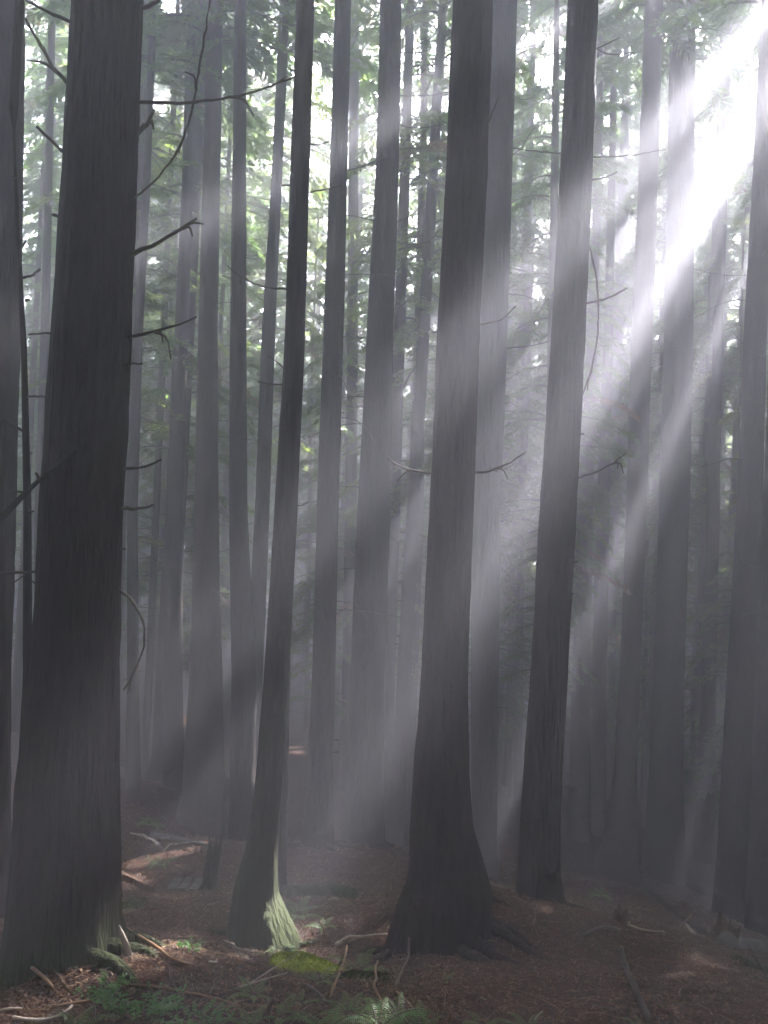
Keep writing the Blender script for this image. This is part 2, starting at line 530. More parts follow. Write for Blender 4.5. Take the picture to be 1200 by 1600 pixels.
def trunk_geo(mb, rng, pts, rad, ztop, seg=20, flare=0., rough=.03, zstep=.35, roots=5):
    """pts: centre points foot to last seen, rad radii; prolonged to ztop"""
    pts = np.asarray(pts, float); rad = np.asarray(rad, float)
    o = np.argsort(pts[:, 2]); pts = pts[o]; rad = rad[o]
    d = pts[-1] - pts[-2]; d = d / d[2]
    d[:2] = np.clip(d[:2], -.08, .08)
    ext = ztop - pts[-1, 2]
    zs = [pts[0, 2] - .45] + list(pts[:, 2]) + [ztop]
    xs = [pts[0, 0]] + list(pts[:, 0]) + [pts[-1, 0] + d[0] * ext]
    ys = [pts[0, 1]] + list(pts[:, 1]) + [pts[-1, 1] + d[1] * ext]
    rs = [rad[0] * 1.06] + list(rad) + [.03]
    seen = np.arange(zs[0], pts[-1, 2] + 1.5, zstep)
    zz = np.concatenate([seen, np.linspace(seen[-1] + 1.0, ztop, 12)])
    if flare > 0:
        zz = np.sort(np.concatenate([zz, np.arange(pts[0, 2] - .1, pts[0, 2] + 1.2, .09)]))
    c = np.stack([np.interp(zz, zs, xs), np.interp(zz, zs, ys), zz], 1)
    # soften the kinks of the centre line
    for _ in range(3):
        c[1:-1, :2] = (c[:-2, :2] + 2 * c[1:-1, :2] + c[2:, :2]) / 4
    r = np.interp(zz, zs, rs)
    ph = rng.uniform(0, 6.28, 8); sd = int(rng.integers(1, 9999))
    h = zz - pts[0, 2]

    def warp(n, th):
        Z = zz[:, None]; T = th[None]
        wv = 1 + rough * (np.sin(3 * T + ph[0] + .25 * Z) * .7 + np.sin(5 * T + ph[1] - .4 * Z) * .5)
        wv = wv + rough * 1.6 * noise2(T * 5 + 0 * Z, Z * .8 + 0 * T, sd) + rough * 1.6 * noise2(T * 3 + 0 * Z, Z * 5 + 0 * T, sd + 1)
        if seg > 30:
            wv = wv + .02 * noise2(T * 22 + 0 * Z, Z * 9 + 0 * T, sd + 4) + .04 * np.abs(noise2((T + .05 * np.sin(Z * 1.3)) * 9 + 0 * Z, Z * .5 + 0 * T, sd + 2)) * 2 + .02 * noise2(T * 16 + 0 * Z, Z * 1.5 + 0 * T, sd + 3)
        if flare > 0:
            e = np.exp(-np.clip(h, 0, None) / .38)[:, None]
            wv = wv + flare * e * (np.cos(roots * T + ph[2] + .6 * np.sin(T + ph[3])) * .5 + .35 * np.cos(2 * T + ph[4]))
        return wv
    v, q = tube(c, r, seg, True, warp)
    mb.add(v, q, 0)
    return c, r


def dead_branch(parent, pts3, r0, r1, m=None, seg=6, fork=None, rng=None):
    n = max(8, int(np.linalg.norm(np.diff(pts3, axis=0), axis=1).sum() / .05))
    n = min(n, 40)
    p = smooth_path(pts3, n)
    rg = rng or np.random.default_rng(int(abs(pts3[0][2]) * 1000) + n)
    p[1:-1] += rg.normal(0, r0 * .25, p[1:-1].shape)
    mb = MB()
    mb.add(*tube(p, np.linspace(r0, r1, n) * (1 + rg.uniform(-.15, .2, n)), seg))
    if fork:
        for k in range(fork):
            i = int(rg.uniform(.3, .9) * n)
            d = p[min(i + 1, n - 1)] - p[i - 1]; d /= np.linalg.norm(d) + 1e-9
            s = rg.normal(0, .35, 3); s[2] -= .2
            ln = rg.uniform(.05, .16)
            q = smooth_path([p[i], p[i] + (d + s * .6) * ln * .5, p[i] + (d * .8 + s) * ln + np.array((0, 0, -.05))], 6)
            mb.add(*tube(q, np.linspace(r1 * 1.2 + r0 * .25, r1 * .6, 6), 4))
    return mb.build('dead_branch', m or M_TWIG, parent)


# ------------------------------------------------------------------ ground sheet
def axis_coords(segs):
    out = []
    for a, b, st in segs:
        out.append(np.arange(a, b, st))
    out.append([segs[-1][1]])
    return np.concatenate(out)


gx = axis_coords([(-160, -40, 6), (-40, -12, 1.2), (-12, -5, .3), (-5, 6, .065), (6, 14, .25), (14, 40, 1.2), (40, 160, 6)])
gy = axis_coords([(-30, -4, 2), (-4, 2.5, .4), (2.5, 12, .065), (12, 24, .2), (24, 60, 1.0), (60, 260, 5)])
GX, GY = np.meshgrid(gx, gy)
GZ = ground(GX.ravel(), GY.ravel())
mb = MB()
idx = np.arange(GX.size).reshape(GX.shape)
mb.add(np.stack([GX.ravel(), GY.ravel(), GZ], 1), np.stack([idx[:-1, :-1], idx[:-1, 1:], idx[1:, 1:], idx[1:, :-1]], -1).reshape(-1, 4))
g = mb.build('ground', ground_mat())
tag(g, kind='structure')

# ------------------------------------------------------------------ the trees one can follow in the photograph
# name, label, D, [(x, y, width) ... foot first], options
TREES = [
    dict(n='conifer_tree', l="massive nearly black conifer trunk in front of all others, with stubby dead branches",
         D=5.0, p=[(97, 1495, 186), (98, 1440, 168), (102, 1340, 158), (104, 1230, 150), (113, 1100, 136), (122, 930, 124), (128, 780, 121), (134, 680, 120), (141, 533, 118), (154, 300, 112), (168, 0, 107)], seg=90, flare=.13, m='c', zs=.06, z0=15, rough=.02),
    dict(n='conifer_tree', l="dark conifer trunk with wide flared roots on the brown needle mound",
         D=6.9, p=[(690, 1470, 158), (690, 1440, 146), (700, 1400, 134), (697, 1350, 112), (690, 1300, 96), (690, 1200, 84), (694, 1066, 71), (706, 800, 67), (716, 533, 65), (730, 267, 64), (739, 0, 62)], seg=64, flare=.16, m='b', zs=.08, z0=15),
    dict(n='conifer_tree', l="slender leaning conifer trunk with mossy swollen foot and a sunlit edge",
         D=7.2, p=[(410, 1482, 118), (404, 1450, 98), (399, 1400, 72), (408, 1330, 48), (420, 1230, 41), (431, 1066, 38), (446, 800, 35), (460, 533, 31), (468, 267, 30), (477, 0, 28)], seg=48, flare=.16, m='m', zs=.08, z0=13),
    dict(n='conifer_tree', l="straight dark conifer trunk standing on top of the needle mound",
         D=8.8, p=[(845, 1404, 72), (842, 1370, 64), (844, 1310, 61), (849, 1200, 58), (858, 1066, 56), (872, 800, 55), (888, 533, 51), (901, 267, 49), (911, 0, 47)], seg=48, flare=.10, m='b', zs=.1, z0=15),
    dict(n='conifer_tree', l="thick grey conifer trunk centred between the slender mossy tree and the mound tree",
         D=12.8, p=[(568, 1325, 68), (569, 1280, 62), (571, 1200, 58), (574, 1066, 53), (584, 800, 52), (593, 533, 42), (605, 267, 36), (611, 0, 34)], seg=30, flare=.10, m='b', z0=17),
    dict(n='conifer_tree', l="straight grey conifer trunk just beyond the slender mossy tree",
         D=12.2, p=[(496, 1327, 54), (497, 1290, 46), (500, 1200, 40), (506, 1066, 36), (512, 800, 34), (521, 533, 32), (529, 267, 28), (536, 0, 26)], seg=30, flare=.12, m='b', z0=16),
    dict(n='conifer_tree', l="grey conifer trunk half hidden behind the flared mound tree, crossed by the brightest sunbeam",
         D=12.8, p=[(757, 1374, 46), (757, 1340, 38), (757, 1066, 43), (760, 800, 44), (771, 533, 43), (781, 267, 40), (790, 0, 38)], seg=26, flare=.08, m='b', z0=17),
    dict(n='conifer_tree', l="tall conifer trunk under the bright sky opening, foot flared on both sides",
         D=20.5, p=[(1037, 1414, 84), (1036, 1380, 72), (1038, 1333, 62), (1040, 1233, 52), (1045, 1066, 46), (1054, 800, 45), (1060, 533, 44), (1063, 267, 40), (1067, 0, 38)], seg=30, flare=.12, m='b', z0=17),
    dict(n='conifer_tree', l="pale misty conifer trunk crossed by two thin sunbeams, between mound tree and bright opening",
         D=19.2, p=[(965, 1356, 66), (972, 1300, 46), (978, 1200, 34), (984, 1066, 31), (994, 800, 31), (1002, 533, 32), (1013, 267, 30), (1022, 0, 28)], seg=22, flare=.1, m='f', z0=16),
    dict(n='conifer_tree', l="bluish hazy conifer trunk with a broad faint sunbeam across its lower part",
         D=14.7, p=[(1145, 1424, 58), (1148, 1333, 50), (1158, 1066, 43), (1171, 800, 38), (1179, 533, 34), (1194, 267, 33), (1206, 0, 32)], seg=24, flare=.08, m='b', z0=16),
    dict(n='conifer_tree', l="dark conifer trunk cut by the frame edge above the sunlit fallen log",
         D=13.3, p=[(1196, 1462, 64), (1203, 1333, 60), (1211, 1066, 56), (1221, 800, 52), (1230, 533, 48), (1240, 0, 44)], seg=28, flare=.06, m='b', z0=16),
    dict(n='conifer_tree', l="broad misty conifer trunk beyond the litter clearing beside the massive black one",
         D=15, p=[(315, 1296, 84), (318, 1240, 66), (320, 1150, 58), (322, 1066, 52), (322, 900, 42), (323, 750, 36), (325, 533, 30), (336, 0, 25)], seg=26, flare=.12, m='f', z0=17),
    dict(n='conifer_tree', l="grey conifer trunk rising behind the thin charred post",
         D=13, p=[(377, 1322, 46), (378, 1250, 40), (381, 1066, 38), (372, 800, 28), (372, 533, 26), (376, 0, 18)], seg=24, flare=.08, m='b', z0=16),
    dict(n='conifer_tree', l="narrow leaning conifer trunk crossing behind the slender mossy tree",
         D=15.5, p=[(388, 1310, 34), (391, 1200, 30), (397, 1066, 27), (410, 800, 23), (419, 533, 21), (433, 267, 17), (445, 0, 16)], seg=20, flare=.05, m='b', z0=15),
    dict(n='conifer_tree', l="thin dark young conifer trunk tight behind the mossy tree's sunlit edge",
         D=9.6, p=[(440, 1396, 17), (441, 1350, 14), (447, 1100, 11), (452, 900, 8), (458, 600, 6), (463, 200, 5)], seg=14, flare=.05, m='b', z0=8.6, top=13, thin=1),
    dict(n='conifer_tree', l="hazy conifer trunk seen in the gap beside the flared mound tree",
         D=20, p=[(630, 1282, 44), (631, 1200, 36), (637, 1066, 31), (650, 800, 25), (655, 533, 16), (660, 267, 12), (664, 0, 10)], seg=18, flare=.08, m='f', z0=15),
    dict(n='conifer_tree', l="faint conifer trunk between the two grey central trunks",
         D=22, p=[(541, 1262, 22), (544, 1066, 20), (548, 800, 18), (551, 533, 17), (554, 0, 15)], seg=14, flare=.05, m='f', z0=14),
    dict(n='conifer_tree', l="misty narrow conifer trunk beside the bluish hazy one",
         D=22.7, p=[(1098, 1386, 34), (1102, 1250, 27), (1107, 1066, 22), (1114, 800, 19), (1122, 533, 15), (1130, 300, 13), (1138, 0, 11)], seg=16, flare=.08, m='f', z0=14),
    dict(n='conifer_tree', l="huge dim bluish conifer trunk at the frame edge behind the massive black one",
         D=8.4, p=[(-46, 1330, 110), (-36, 1066, 92), (-26, 800, 92), (-14, 533, 86), (-2, 0, 78)], seg=36, flare=.08, m='b', z0=16, zs=.15),
    dict(n='dead_snag', l="thin bare dead snag with broken side stubs beside the massive black trunk",
         D=5.7, p=[(30, 1400, 18), (36, 1200, 15), (43, 1066, 14), (43, 800, 12), (37, 533, 9), (27, 350, 6), (22, 205, 3)], seg=14, flare=.0, m='b', z0=None, top=0, thin=1, zs=.05),
    dict(n='conifer_tree', l="dark stem at the frame edge hugging the massive black trunk's root",
         D=6.8, p=[(-12, 1440, 70), (-4, 1250, 34), (-3, 1066, 26), (-6, 850, 24), (-12, 533, 20), (-20, 0, 16)], seg=20, flare=.05, m='b', z0=14),
    dict(n='conifer_tree', l="faint straight trunk in the narrow gap between the snag and the massive black tree",
         D=17, p=[(62, 1262, 20), (62, 1066, 16), (61, 800, 14), (70, 533, 13), (82, 0, 10)], seg=14, flare=.05, m='f', z0=14),
    dict(n='conifer_tree', l="hazy trunk close behind the massive black trunk's sunlit edge",
         D=15.2, p=[(208, 1225, 24), (208, 1066, 18), (207, 800, 16), (215, 533, 15), (228, 300, 13), (240, 0, 10)], seg=14, flare=.05, m='f', z0=12),
    dict(n='conifer_tree', l="dim trunk rising from the misty clearing next to broad misty trunk",
         D=16.4, p=[(272, 1230, 34), (271, 1066, 28), (272, 800, 26), (283, 533, 22), (292, 300, 17), (300, 0, 14)], seg=16, flare=.05, m='f', z0=12),
    dict(n='conifer_tree', l="faint pair-like trunk behind the mound tree's sunlit gap, nearest the needle mound",
         D=22.2, p=[(905, 1290, 34), (908, 1066, 29), (914, 800, 24), (921, 640, 18), (930, 400, 14), (940, 0, 10)], seg=14, flare=.05, m='f', z0=10),
    dict(n='conifer_tree', l="slim misty trunk between the mound tree and the beam crossed pale trunk",
         D=23.2, p=[(932, 1285, 28), (936, 1066, 24), (942, 800, 20), (950, 533, 15), (962, 0, 9)], seg=12, flare=.05, m='f', z0=11),
    dict(n='conifer_tree', l="slim faint trunk showing through green foliage beside the beam crossed grey trunk",
         D=25.2, p=[(808, 1240, 16), (810, 1066, 14), (815, 800, 12), (822, 533, 10), (836, 0, 7)], seg=12, flare=.05, m='f', z0=9),
]
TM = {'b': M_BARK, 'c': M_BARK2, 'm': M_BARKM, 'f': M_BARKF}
axes = {}
ROOTS = {0: (8, .055, .55), 1: (9, .055, .7), 2: (7, .035, .45), 3: (7, .04, .5), 4: (6, .05, .6), 5: (6, .045, .6), 7: (6, .06, .8), 6: (5, .04, .5)}
roots_xy = []
rng0 = np.random.default_rng(11)

# dead branches drawn from the photograph: tree index -> list of (points, px width at root, px width at tip)
DB = {
    0: [([(195, 400), (250, 378), (285, 355), (308, 341)], 9, 4), ([(210, 160), (250, 161), (300, 160), (380, 148), (462, 120)], 6, 3),
        ([(195, 230), (215, 212), (230, 193), (241, 172)], 9, 5), ([(195, 527), (250, 515), (285, 505), (307, 495)], 5, 3), ([(190, 570), (222, 568)], 4, 3),
        ([(185, 732), (230, 728), (252, 718)], 5, 3), ([(180, 796), (215, 795), (240, 789)], 6, 4), ([(180, 916), (205, 937), (222, 968), (226, 1000), (212, 1045), (193, 1078)], 5, 2),
        ([(210, 18), (232, 10), (250, 0)], 8, 5), ([(116, 143), (85, 105), (58, 62), (40, 30)], 7, 4), ([(118, 38), (80, 20), (40, 0)], 7, 4),
        ([(104, 240), (75, 215), (57, 197)], 5, 4), ([(100, 344), (82, 334)], 6, 5), ([(200, 318), (238, 285), (272, 245), (295, 190), (312, 100), (330, -10)], 4, 3),
        ([(70, 893), (40, 894), (-10, 896)], 5, 3), ([(90, 522), (60, 521), (44, 523)], 4, 3), ([(182, 856), (196, 858)], 4, 3)],
    1: [([(680, 740), (640, 734), (622, 727), (605, 717)], 4, 2.2), ([(735, 737), (760, 737), (790, 726), (822, 706)], 4, 2.2), ([(735, 695), (748, 693)], 4, 2),
        ([(756, 210), (768, 178), (780, 150)], 4, 2), ([(748, 507), (785, 498), (806, 478)], 3, 2)],
    2: [([(450, 452), (410, 447), (375, 432), (352, 412)], 3.5, 2), ([(445, 602), (425, 600), (403, 597)], 3.5, 2), ([(444, 575), (428, 562), (418, 555)], 2.5, 1.6),
        ([(478, 301), (505, 297), (535, 289)], 3, 2), ([(478, 224), (495, 226), (515, 221)], 3, 2), ([(455, 290), (437, 288)], 3, 2), ([(452, 785), (470, 790), (482, 784)], 2, 1.5)],
    3: [([(908, 476), (945, 468), (980, 450)], 4.5, 2.5), ([(898, 748), (930, 738), (955, 725), (978, 708)], 4, 2), ([(920, 281), (945, 277), (965, 268)], 4, 2.5),
        ([(918, 372), (930, 425), (935, 490), (928, 560), (910, 618)], 3.5, 2), ([(900, 679), (912, 678)], 4, 3), ([(885, 240), (840, 237), (798, 231)], 3, 1.6),
        ([(920, 246), (980, 243), (1040, 234)], 2.6, 1.4), ([(888, 928), (897, 928)], 4, 3), ([(890, 881), (903, 877)], 4, 3), ([(925, 78), (950, 68), (968, 58)], 2.5, 1.6),
        ([(925, 72), (950, 84), (990, 82)], 2.5, 1.5)],
    6: [([(785, 461), (805, 460), (830, 465)], 2.5, 1.6), ([(785, 545), (830, 540), (880, 528)], 2.4, 1.4), ([(785, 245), (800, 242), (835, 200)], 2.4, 1.4)],
    5: [([(535, 268), (560, 262), (605, 243)], 2.5, 1.5), ([(515, 1157), (530, 1156)], 2.5, 2), ([(515, 1176), (528, 1175)], 2.5, 2)],
    4: [([(610, 190), (650, 200), (690, 195)], 2.4, 1.3), ([(608, 350), (640, 338), (660, 322)], 2.4, 1.3), ([(600, 372), (640, 382), (670, 377), (690, 355)], 2.4, 1.3),
        ([(612, 80), (650, 82), (680, 75)], 2.4, 1.3), ([(612, 150), (680, 148), (702, 144)], 2.4, 1.3)],
    19: [([(37, 434), (50, 430), (62, 421)], 5, 3.5), ([(39, 470), (46, 468)], 5, 4), ([(42, 621), (58, 619), (72, 620)], 4, 3), ([(41, 675), (20, 665), (-4, 648)], 4, 3),
         ([(44, 709), (50, 708)], 4, 3), ([(44, 800), (52, 799)], 4, 3), ([(30, 390), (40, 377)], 4, 3), ([(26, 280), (19, 276)], 3, 2), ([(46, 905), (63, 918)], 3, 2), ([(44, 895), (18, 912)], 3, 2)],
}

for ti, T in enumerate(TREES):
    D = T['D']
    pts = [P(x, y, D) for x, y, w in T['p']]
    rad = [w / 2 / F * D * 1.0 for x, y, w in T['p']]
    base = pts[0]
    zt = gz(base[0], base[1])
    roots_xy.append((base[0], base[1]))
    t = thing(T['n'], (base[0], base[1], zt), T['l'], 'tree' if T['n'] != 'dead_snag' else 'dead tree', 'tall conifers standing in the mist' if T['n'] == 'conifer_tree' else None)
    rng = np.random.default_rng(100 + ti)
    mb = MB()
    top = T.get('top', rng.uniform(25, 30))
    c, r = trunk_geo(mb, rng, pts, rad, top if T['z0'] is not None else pts[-1][2] + .15, seg=T['seg'], flare=T['flare'], zstep=T.get('zs', .2), rough=T.get('rough', .03))
    mb.build('trunk', TM[T['m']], t)
    axes[ti] = (c, r)
    if ti in ROOTS:
        na, r1, ln0 = ROOTS[ti]
        for k in range(na):
            a = 6.283 * k / na + rng.uniform(-.35, .35) - .4
            if abs(math.sin(a) + 1) < .12: a += .6
            o = np.array((math.cos(a), math.sin(a))); ln = ln0 * rng.uniform(.6, 1.25); R0 = rad[0] * .72
            sd2 = rng.normal(0, .22, 3)
            s_ = np.linspace(0, 1, 16)
            pp = base[:2] + o * (R0 * .5 + (ln + R0 * .5) * s_)[:, None] + np.array((-o[1], o[0])) * (sd2[0] * ln * s_ ** 2 + .04 * np.sin(7 * s_ + sd2[1] * 9))[:, None]
            zz_ = ground(pp[:, 0], pp[:, 1]) + r1 * np.interp(s_, [0, .3, .7, 1], [2.2, .6, .1, -.9])
            mbr = MB(); mbr.add(*tube(np.column_stack([pp, zz_]), r1 * np.interp(s_, [0, .25, 1], [1.5, 1, .3]), 10, True, lambda n, th: 1 + .12 * rng.normal(0, 1, (n, 10)) * .6))
            mbr.build('root', TM[T['m']], t)
    if T['z0'] is not None:
        mb = MB()
        z0 = T['z0']; thin = T.get('thin')
        if D > 14 and not thin:
            z0 = rng.uniform(.55, .68) * D
        zb = np.array([np.interp(z0, c[:, 2], c[:, k]) for k in range(2)] + [z0])
        crown_geo(mb, rng, zb, c[-1], z0, c[-1, 2] - .3, 1.4 if thin else rng.uniform(2.9, 3.7), 22 if thin else (130 if D > 11 else 90), 60 if thin else (260 if D > 14 else 140), L=.13 if thin else (.19 if D > 14 else .38), Wd=.045 if thin else (.07 if D > 14 else .17))
        mb.build('crown', [M_LEAF, M_TWIG, M_DRY], t, smooth=False)
    for pl, w0, w1 in DB.get(ti, []):
        k = rng.uniform(-.25, .25) * min(1, len(pl) / 4)
        n = len(pl)
        off = 0 if T['n'] == 'dead_snag' else 0
        p3 = [P(x, y, D + off + k * i / max(1, n - 1)) for i, (x, y) in enumerate(pl)]
        dead_branch(t, p3, w0 / 2 / F * D, w1 / 2 / F * D, fork=2 if n > 3 else 0, rng=rng)
    # further dead side twigs on the bare bole
    if ti not in (0, 1, 2, 3, 19, 18, 20) and not T.get('thin'):
        for k in range(9):
            z = rng.uniform(-1.5 if D > 10 else 0, .6 * D)
            x0 = np.interp(z, c[:, 2], c[:, 0]); y0 = np.interp(z, c[:, 2], c[:, 1]); rr = np.interp(z, c[:, 2], r)
            a = rng.choice([0, math.pi]) + rng.normal(0, .7)
            o = np.array((math.cos(a), math.sin(a), 0)); ln = rng.uniform(.25, 1.1)
            b0 = np.array((x0, y0, z)) + o * rr * .8
            dr = rng.uniform(-.35, .3)
            bend = rng.normal(0, .07, 3)
            p3 = [b0, b0 + o * ln * .35 + np.array((0, 0, dr * ln * .2)), b0 + o * ln * .75 + bend * ln + np.array((0, 0, dr * ln)), b0 + o * ln + bend * 2 * ln + np.array((0, 0, dr * ln * 1.8))]
            dead_branch(t, p3, .009, .003, fork=2, rng=rng)

# ------------------------------------------------------------------ individual trees further back
rngb = np.random.default_rng(5)


def near_any(x, y, m):
    return any((x - a) ** 2 + (y - b) ** 2 < m * m for a, b in roots_xy)


def generic_tree(mb_t, mb_c, rng, x, y, r, top, z0, rmax, nb, nl, L, Wd, twigs=10, seg=10, cut=True, lm=0):
    z = gz(x, y)
    lean = rng.normal(0, .012, 2)
    pts = [np.array((x, y, z)), np.array((x + lean[0] * 1, y, z + .5)), np.array((x + lean[0] * 8, y + lean[1] * 8, z + 8)), np.array((x + lean[0] * 16, y + lean[1] * 16, z + 16))]
    c, rr = trunk_geo(mb_t, rng, pts, [r * 1.5, r * 1.12, r * .95, r * .75], top, seg=seg, flare=.05, zstep=1.2)
    for k in range(twigs):
        zz = rng.uniform(z + 1.5, min(z0 + 2, z + 16))
        o = np.array([np.interp(zz, c[:, 2], c[:, i]) for i in range(2)] + [zz])
        a = rng.uniform(0, 6.28); ln = rng.uniform(.4, 1.5); d = np.array((math.cos(a), math.sin(a), 0)); dr = rng.uniform(-.5, .15)
        p = smooth_path([o, o + d * ln * .5 + (0, 0, dr * ln * .2), o + d * ln + np.array((0, 0, dr * ln))], 5)
        mb_t.add(*tube(p, np.linspace(.013, .005, 5), 3, cap=False), 1)
    crown_geo(mb_c, rng, (x, y, z), c[-1], z0, top - .3, rmax, nb, nl, L, Wd, cut=cut, leafmi=lm)
    return z


# young bushy hemlocks filling the gaps low down: (photo x, D, height above ground)
YOUNG = [(300, 24, 13), (232, 27, 10), (480, 26, 12), (640, 25, 14), (672, 30, 12), (800, 24, 13), (838, 29, 11), (925, 25, 13), (1010, 27, 12), (1090, 25, 12),
         (1135, 22, 9), (880, 34, 14), (560, 32, 13), (430, 34, 14), (350, 36, 13), (745, 36, 15), (70, 26, 12), (1185, 30, 13), (975, 36, 14), (600, 38, 14), (260, 40, 15), (1060, 38, 14),
         (855, 27, 19), (1000, 31, 20), (1110, 28, 19), (1170, 26, 18), (960, 33, 20), (790, 36, 20), (50, 30, 18), (20, 24, 16), (620, 36, 19), (450, 38, 19),
         (690, 21.5, 15), (800, 31, 16), (505, 22, 15), (300, 31, 14)]
for i, (px, D, hh) in enumerate(YOUNG):
    p = P(px, 1150, D); x, y = p[0], D
    roots_xy.append((x, y))
    z = gz(x, y); rng = np.random.default_rng(300 + i)
    t = thing('young_conifer', (x, y, z), "bushy green young conifer filling a gap between the far trunks", 'young tree', 'young conifers between the far trunks')
    mt, mc = MB(), MB()
    generic_tree(mt, mc, rng, x, y, .07, z + hh, z + rng.uniform(1.0, 3.0), rng.uniform(1.7, 2.4), 85, 140, .20, .08, twigs=8, seg=7, lm=3 if i % 3 == 0 else 0)
    mt.build('trunk', [M_BARKF, M_TWIG], t)
    mc.build('crown', [M_LEAF, M_TWIG, M_DRY, M_LEAF2], t, smooth=False)

FIX_FAR = [(1240, 26.5), (1222, 31), (1238, 35), (1195, 37.5), (1250, 22.5), (1090, 25), (1150, 29.5), (1035, 34.5), (1120, 33), (1022, 28), (1085, 31), (1128, 26), (962, 36), (1165, 33), (1050, 38), (1000, 33), (1105, 36), (885, 31), (670, 27), (520, 29)]  # far trees put in mainly to block stray sun, some unseen past the frame
cnt = 0
tries = 0
while cnt < 135 and tries < 4000:
    tries += 1
    D = rngb.uniform(17.5, 48) if cnt > 22 else rngb.uniform(20, 34)
    px = rngb.uniform(-30, 1300) if rngb.random() < .6 else rngb.uniform(740, 1260)
    p = P(px, 1150, D)
    x, y = p[0], D
    if tries <= len(FIX_FAR):
        D = FIX_FAR[tries - 1][1]; p = P(FIX_FAR[tries - 1][0], 1150, D); x, y = p[0], D
    elif near_any(x, y, 1.15 if D < 30 else .9) or stem_blocks(x, y, .18):
        continue
    roots_xy.append((x, y))
    rng = np.random.default_rng(500 + cnt)
    thick = rng.random() < .45 or cnt < len(FIX_FAR)
    r = rng.uniform(.15, .24) if thick else rng.uniform(.07, .13)
    z = gz(x, y)
    if thick:
        t = thing('conifer_tree', (x, y, z), "straight trunk fading into pale mist far behind the grey trunks", 'tree', 'far conifers fading into the mist')
    else:
        t = thing('slender_conifer', (x, y, z), "pole-thin conifer stem standing far off in the mist", 'tree', 'pole-thin conifers far off in the mist')
    mt, mc = MB(), MB()
    top = z + (rng.uniform(35, 41) if thick else rng.uniform(24, 32))
    Lf = min(.26, max(.15, .0066 * D)); nlf = int(min(300, 150 * (.24 / Lf) ** 2))
    z0 = z + rng.uniform(5, 11) if rng.random() < .5 else z + rng.uniform(2, 6)
    generic_tree(mt, mc, rng, x, y, r, top, z0, rng.uniform(2.8, 3.7) if thick else rng.uniform(1.9, 2.5), 165 if thick else 120, nlf, Lf, Lf * .36, twigs=14, seg=9, lm=3 if cnt % 4 == 0 else 0)
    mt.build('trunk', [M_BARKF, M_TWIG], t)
    mc.build('crown', [M_LEAF, M_TWIG, M_DRY, M_LEAF2], t, smooth=False)
    cnt += 1

# ------------------------------------------------------------------ forest all round plus added unseen light-blocking trees: one object nobody could count
mt, mc = MB(), MB()
rng = np.random.default_rng(77)
xy = []
N_SUN, N_BACK, N_NEAR, N_REST = 270, 150, 34, 330
SUN_BLOCKERS = [(16.5, 21), (18, 23), (19, 26), (15.5, 19), (20.5, 27.5), (17, 18), (15, 22.5), (16.4, 25.5), (18.4, 27.5), (20.5, 30), (22, 33.5), (13.6, 20.4), (12, 18), (19.5, 24), (17.2, 31), (24, 31)]  # unseen trees added off to the side to stop sun leaking through the canopy
k = 0; tries = 0
while k < N_SUN + N_BACK + N_NEAR + N_REST and tries < 40000:
    tries += 1
    if k < N_SUN:            # sunward side, beyond the frame edge
        x = rng.uniform(5, 54); y = rng.uniform(6, 62); mind = 1.5
        if tries <= len(SUN_BLOCKERS): x, y = SUN_BLOCKERS[tries - 1]
        if x < .50 * y + 1.3 and y < 48: continue
    elif k < N_SUN + N_BACK:  # closing the view
        x = rng.uniform(-36, 40); y = rng.uniform(46, 66); mind = 1.5
    elif k < N_SUN + N_BACK + N_NEAR:   # round the place the camera stands
        x = rng.uniform(-14, 16); y = rng.uniform(-14, 9); mind = 2.0
        if abs(x) < .52 * y + 1.5 or (abs(x) < 2.0 and -2.5 < y < 3): continue
    else:                     # sides and behind
        x = rng.uniform(-50, 60); y = rng.uniform(-34, 78); mind = 2.2
        if abs(x) < .52 * y + 1.5 or (abs(x) < 2.5 and -3 < y < 3): continue
        if x > 4 and 6 < y < 62 and x < 54: continue
    if xy and (((np.array(xy) - (x, y)) ** 2).sum(1) < mind * mind).any(): continue
    if near_any(x, y, 1.0): continue
    if x > 0 and y > 4 and stem_blocks(x, y, .22): continue
    xy.append((x, y)); k += 1
    z = gz(x, y)
    if k <= N_SUN:
        edge = x < .5 * y + 3.6 and y < 22
        z0 = max(z + rng.uniform(4, 12), .78 * (y + 3) + 1.0) if edge else z + rng.uniform(4, 12)
        generic_tree(mt, mc, rng, x, y, rng.uniform(.12, .24), max(z + (rng.uniform(29, 36) if y < 47 else rng.uniform(20, 28)), z0 + 10), z0, rng.uniform(2.8, 3.7), 100, 115, .46, .22, twigs=0, seg=6)
    elif k <= N_SUN + N_BACK:
        generic_tree(mt, mc, rng, x, y, rng.uniform(.12, .24), z + (rng.uniform(17, 26) if x < 8 else rng.uniform(22, 30)), z + rng.uniform(1, 5), rng.uniform(2.6, 3.4), 90, 80, .38, .15, twigs=0, seg=5)
    elif k <= N_SUN + N_BACK + N_NEAR:
        generic_tree(mt, mc, rng, x, y, rng.uniform(.14, .22), z + rng.uniform(26, 32), max(z + 10, 9 + .6 * max(0, y)) + rng.uniform(0, 3), rng.uniform(3.6, 4.6), 75, 90, .6, .28, twigs=0, seg=8)
    else:
        generic_tree(mt, mc, rng, x, y, rng.uniform(.14, .26), z + rng.uniform(26, 34), z + rng.uniform(1.5, 8), rng.uniform(2.8, 3.6), 55, 45, .75, .36, twigs=0, seg=6, cut=(x > 0 and y > 0)) if not (y > -6 and y < 16 and abs(x) < .52 * y + 6) else generic_tree(mt, mc, rng, x, y, .2, z + 32, z + 14, 3.2, 60, 60, .6, .28, twigs=0, seg=6)
